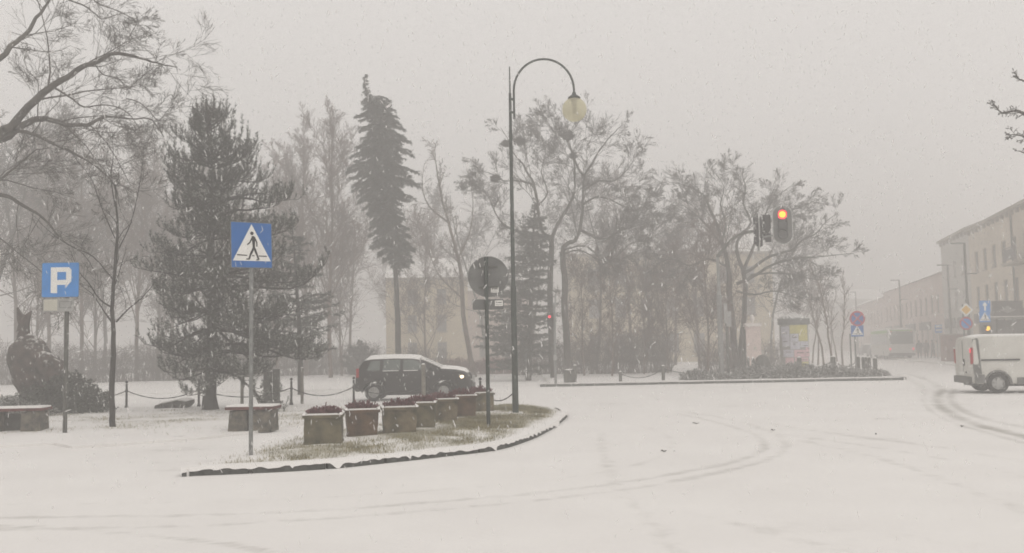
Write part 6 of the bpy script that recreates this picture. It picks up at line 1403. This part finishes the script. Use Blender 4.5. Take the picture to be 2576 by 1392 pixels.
# ================================================================== buildings
WIN = {}
def building(name, label, o, rz, L_, H, depth, wallm, rows, pitch, ww, roof='low', shop=0.0, cornice=True, x_in=1.0, win_all=True, base_h=0.0):
    """o: corner of the facade; local x along it, outward is -y. rows: (z0, z1) of each row of windows"""
    t = thing(name, label, 'building', o, rz); n = max(1, int((L_ - 2 * x_in) / pitch)); st = (L_ - 2 * x_in) / n; cx_ = [x_in + st * (i + .5) for i in range(n)]
    xs = [0] + [v for c in cx_ for v in (c - ww / 2, c + ww / 2)] + [L_]; zs = [0] + [v for r in rows for v in r] + [H]; vs = []; fs = []; D_ = .16
    b = MB()
    for i in range(len(xs) - 1):
        for j in range(len(zs) - 1):
            x0, x1, z0, z1 = xs[i], xs[i + 1], zs[j], zs[j + 1]
            if i % 2 == 1 and j % 2 == 1:
                b.add([(x0, 0, z0), (x1, 0, z0), (x1, 0, z1), (x0, 0, z1), (x0, D_, z0), (x1, D_, z0), (x1, D_, z1), (x0, D_, z1)], [(0, 1, 5, 4), (1, 2, 6, 5), (2, 3, 7, 6), (3, 0, 4, 7)])
            else: b.add([(x0, 0, z0), (x1, 0, z0), (x1, 0, z1), (x0, 0, z1)], [(0, 1, 2, 3)])
    b.add([(0, 0, 0), (0, depth, 0), (0, depth, H), (0, 0, H), (L_, 0, 0), (L_, depth, 0), (L_, depth, H), (L_, 0, H)], [(0, 1, 2, 3), (4, 7, 6, 5), (1, 5, 6, 2)])
    me = bpy.data.meshes.new('wall'); me.from_pydata(b.v, [], b.f); finish(me, 'wall', wallm, t, False)
    for (z0, z1) in rows:
        key = (round(ww, 3), round(z1 - z0, 3))
        if key not in WIN:
            h = z1 - z0; f = MB()
            for c, d in (((0, 0, h / 2 - .03), (ww, .06, .06)), ((0, 0, -h / 2 + .03), (ww, .06, .06)), ((-ww / 2 + .03, 0, 0), (.06, .06, h - .12)), ((ww / 2 - .03, 0, 0), (.06, .06, h - .12)), ((0, 0, 0), (.05, .05, h - .12)), ((0, .0, h * .18), (ww - .12, .05, .05))): f.box(c, d)
            WIN[key] = (f, h)
        f, h = WIN[key]; src = None
        for c in cx_:
            if src is None:
                fo = f.build('window', 'trim' if wallm != 'plaster_grey' else 'white', t, local=True, smooth=False); pn = MB().box((0, .04, 0), (ww - .02, .01, h - .02)).build('pane', 'glass_bld', fo, local=True, smooth=False); src = (fo, pn)
            else:
                fo = src[0].copy(); col.objects.link(fo); fo.parent = t; pn = src[1].copy(); col.objects.link(pn); pn.parent = fo
            fo.location = (c, D_ - .05, (z0 + z1) / 2)
        for c in cx_:
            if h > 1.2: s_ = MB().box((0, 0, 0), (ww + .2, .14, .07)).build('window_sill', 'trim', t, local=True, smooth=False) if c == cx_[0] else None
            if h > 1.2:
                if s_ is None: s_ = s0_.copy(); col.objects.link(s_); s_.parent = t
                s0_ = s_; s_.location = (c, -.04, z0 - .045)
    if cornice:
        MB().box((L_ / 2, -.16, H - .12), (L_ + .1, .40, .22)).build('cornice', 'trim', t, local=True, smooth=False)
        nb = int(L_ / 1.3); src = None
        for i in range(nb):
            if src is None: src = MB().box((0, 0, 0), (.16, .22, .32)).build('bracket', 'trim', t, local=True, smooth=False); q = src
            else: q = src.copy(); col.objects.link(q); q.parent = t
            q.location = (.6 + i * (L_ - 1.2) / max(1, nb - 1), -.115, H - .40)
    rh = 2.2 if roof == 'low' else 3.4; e = .35
    b = MB().add([(-.1, -e, H), (L_ + .1, -e, H), (L_ + .1, depth / 2, H + rh), (-.1, depth / 2, H + rh), (-.1, depth + e, H), (L_ + .1, depth + e, H)], [(0, 1, 2, 3), (3, 2, 5, 4), (0, 3, 4), (1, 5, 2), (0, 4, 5, 1)]); b.build('roof', 'roof_snow', t, local=True, smooth=False)
    return t
A0 = Vector((35.4, 66, 0.1)); dv = Vector((math.sin(R(13.5)), math.cos(R(13.5)), 0)); rzf = R(76.5 + 180)
def Af(Y): return A0 + dv * ((Y - 66) / dv.y)
def row_b(name, label, Y0, Y1, H, m, rows, pitch, ww, **k): return building(name, label, tuple(Af(Y1)), rzf, (Y1 - Y0) / dv.y, H, 11, m, rows, pitch, ww, **k)
b1 = row_b('town_house', 'tall beige town house with a bracketed cornice at the right edge', 46, 81, 11.0, 'plaster_tan', [(.5, 2.9), (4.3, 6.0), (7.2, 8.9)], 2.7, 1.15)
b2 = row_b('town_house', 'narrow grey town house next to the beige one', 81.05, 92.4, 11.2, 'plaster_grey', [(.5, 2.8), (4.4, 6.0), (7.4, 8.9)], 2.6, 1.05)
b3 = row_b('town_house', 'long low pinkish house row behind the bus', 92.5, 131, 8.2, 'plaster_pink', [(.4, 2.8), (4.4, 6.2)], 2.9, 1.1, cornice=False)
b4 = row_b('town_house', 'farthest faint houses at the end of the street', 131.2, 205, 7.6, 'plaster_pink', [(.4, 2.6), (4.2, 5.8)], 3.4, 1.1, cornice=False)
# dark shop fronts, balcony, downpipe on the near house
for xx, w, z0, z1 in ((3.0, 3.2, 2.95, 3.75), (8.0, 3.6, 2.95, 3.75), (13.5, 4.0, 2.95, 3.75), (19.5, 4.2, 2.95, 3.75)): MB().box((xx, -.12, (z0 + z1) / 2), (w, .16, z1 - z0)).build('shop_sign', 'shop', b1, local=True, smooth=False)
MB().box((15.5, -.45, 6.85), (3.2, .9, .16)).build('balcony_slab', 'trim', b1, local=True, smooth=False)
bl_ = MB(); bl_.box((15.5, -.86, 7.95), (3.2, .05, .06)); bl_.box((15.5, -.86, 7.1), (3.2, .05, .05)); bl_.box((15.5, -.86, 7.5), (3.1, .02, .7)); bl_.build('balcony_railing', 'shop', b1, local=True, smooth=False)
MB().tube([(13.6, -.10, 0), (13.6, -.10, 10.7)], .07, 8).build('downpipe', 'galv_dark', b1, local=True)
for xx, w in ((4, 5), (12, 6), (21, 6), (30, 6)): MB().box((xx, -.10, 3.15), (w, .14, .85)).build('shop_sign', 'shop', b3, local=True, smooth=False)
for xx, w in ((3, 4), (8.5, 4)): MB().box((xx, -.10, 3.2), (w, .14, .9)).build('shop_sign', 'shop', b2, local=True, smooth=False)
q0 = Af(44) - Vector((5.2, 0, 0)); q1 = Af(205) - Vector((5.2, 0, 0)); sheet('right_pavement', [tuple(q0[:2]), tuple(Af(44)[:2]), tuple(Af(205)[:2]), tuple(q1[:2])], .10, 3.0, 'snow', .04, skirt=.12)
building('yellow_house', 'hazy yellow house behind the spruce trunk and the dark car', tuple(foot(972, 84, .05)), R(3), 7.2, 8.0, 10, 'plaster_yellow', [(.8, 2.3), (3.2, 4.7), (5.6, 7.0)], 1.75, .85, cornice=True, roof='low')
building('pink_house', 'faint pinkish grey house between the yellow house and the round sign', tuple(foot(1165, 92, .05)), R(-4), 6.2, 7.2, 10, 'plaster_pink', [(.8, 2.3), (3.9, 5.3)], 2.0, .9, cornice=False)
building('yellow_building', 'long yellow building seen through the bare trees right of the lamp', tuple(foot(1440, 92, .05)), R(1), 19.6, 10.6, 12, 'plaster_yellow', [(1.0, 2.8), (4.4, 6.2), (7.6, 9.2)], 2.3, 1.1)
building('end_building', 'very faint building closing the view at the end of the street', tuple(foot(2078, 190, .05)), R(0), 12.5, 10.2, 12, 'plaster_grey', [(1.0, 2.8), (4.4, 6.2), (7.4, 8.8)], 2.4, 1.1, cornice=False)

# ================================================================== falling snow
rs_ = np.random.RandomState(17)
def flakes(n, y0, y1, l0, l1, w, seed, m):
    r = np.random.RandomState(seed); Yv = (y0 ** 2 + (y1 ** 2 - y0 ** 2) * r.rand(n)) ** .5
    X = (r.rand(n) * 1.5 - .75) * Yv; Z = np.clip(1.7 + (r.rand(n) * .80 - .30) * Yv, .08, None); ok = Z > .1; P = np.stack([X, Yv, Z], -1)[ok]; n = len(P)
    tilt = np.where(r.rand(n) < .68, r.normal(-.20, .22, n), r.normal(.65, .35, n)); D = np.stack([np.sin(tilt), r.normal(0, .25, n), np.cos(tilt)], -1); D /= np.linalg.norm(D, axis=1, keepdims=True)
    Ls_ = (l0 + (l1 - l0) * r.rand(n) ** 1.6)[:, None]; ww_ = w * (.6 + .8 * r.rand(n))[:, None]; u = np.cross(D, r.randn(n, 3)); u /= np.linalg.norm(u, axis=1, keepdims=True); v = np.cross(D, u)
    V = np.zeros((n, 8, 3)); V[:, 0] = P - D * Ls_ / 2; V[:, 7] = P + D * Ls_ / 2
    for k in range(3):
        a = 2.094 * k; o = u * math.cos(a) + v * math.sin(a); V[:, 1 + k] = P - D * Ls_ * .22 + o * ww_; V[:, 4 + k] = P + D * Ls_ * .24 + o * ww_ * .9
    T_ = [(0, 2, 1), (0, 3, 2), (0, 1, 3), (1, 2, 5), (1, 5, 4), (2, 3, 6), (2, 6, 5), (3, 1, 4), (3, 4, 6), (4, 5, 7), (5, 6, 7), (6, 4, 7)]
    F = (np.arange(n) * 8)[:, None, None] + np.array(T_)[None]; return V.reshape(-1, 3), F.reshape(-1, 3), m
VV, FF, bse = [], [], 0
for args in ((19000, 8, 32, .035, .09, .0058, 1, 0), (1100, 4.0, 9, .02, .04, .0028, 2, 0), (16, 3.0, 6, .04, .06, .0045, 5, 0)):
    V, F, _ = flakes(*args); VV.append(V); FF.append(F + bse); bse += len(V)
fo = np_mesh('falling_snow', np.concatenate(VV), np.concatenate(FF), 3, 'flake'); tag(fo, 'wet snowflakes falling slantwise through the air', 'snow', kind='stuff')

# ------------------------------------------------------------------ snowy air
hm = bpy.data.materials.new('haze'); hm.use_nodes = True; nt = hm.node_tree; nt.nodes.clear()
ho = nt.nodes.new('ShaderNodeOutputMaterial'); pv = nt.nodes.new('ShaderNodeVolumePrincipled')
pv.inputs['Color'].default_value = (0.992, 0.980, 0.970, 1); pv.inputs['Density'].default_value = 0.0112; pv.inputs['Anisotropy'].default_value = 0.3
nt.links.new(pv.outputs[0], ho.inputs['Volume']); M['haze'] = hm
o = MB().box((50, 300, 13.5), (980, 700, 29.2)).build('haze', 'haze', smooth=False); tag(o, kind='stuff')
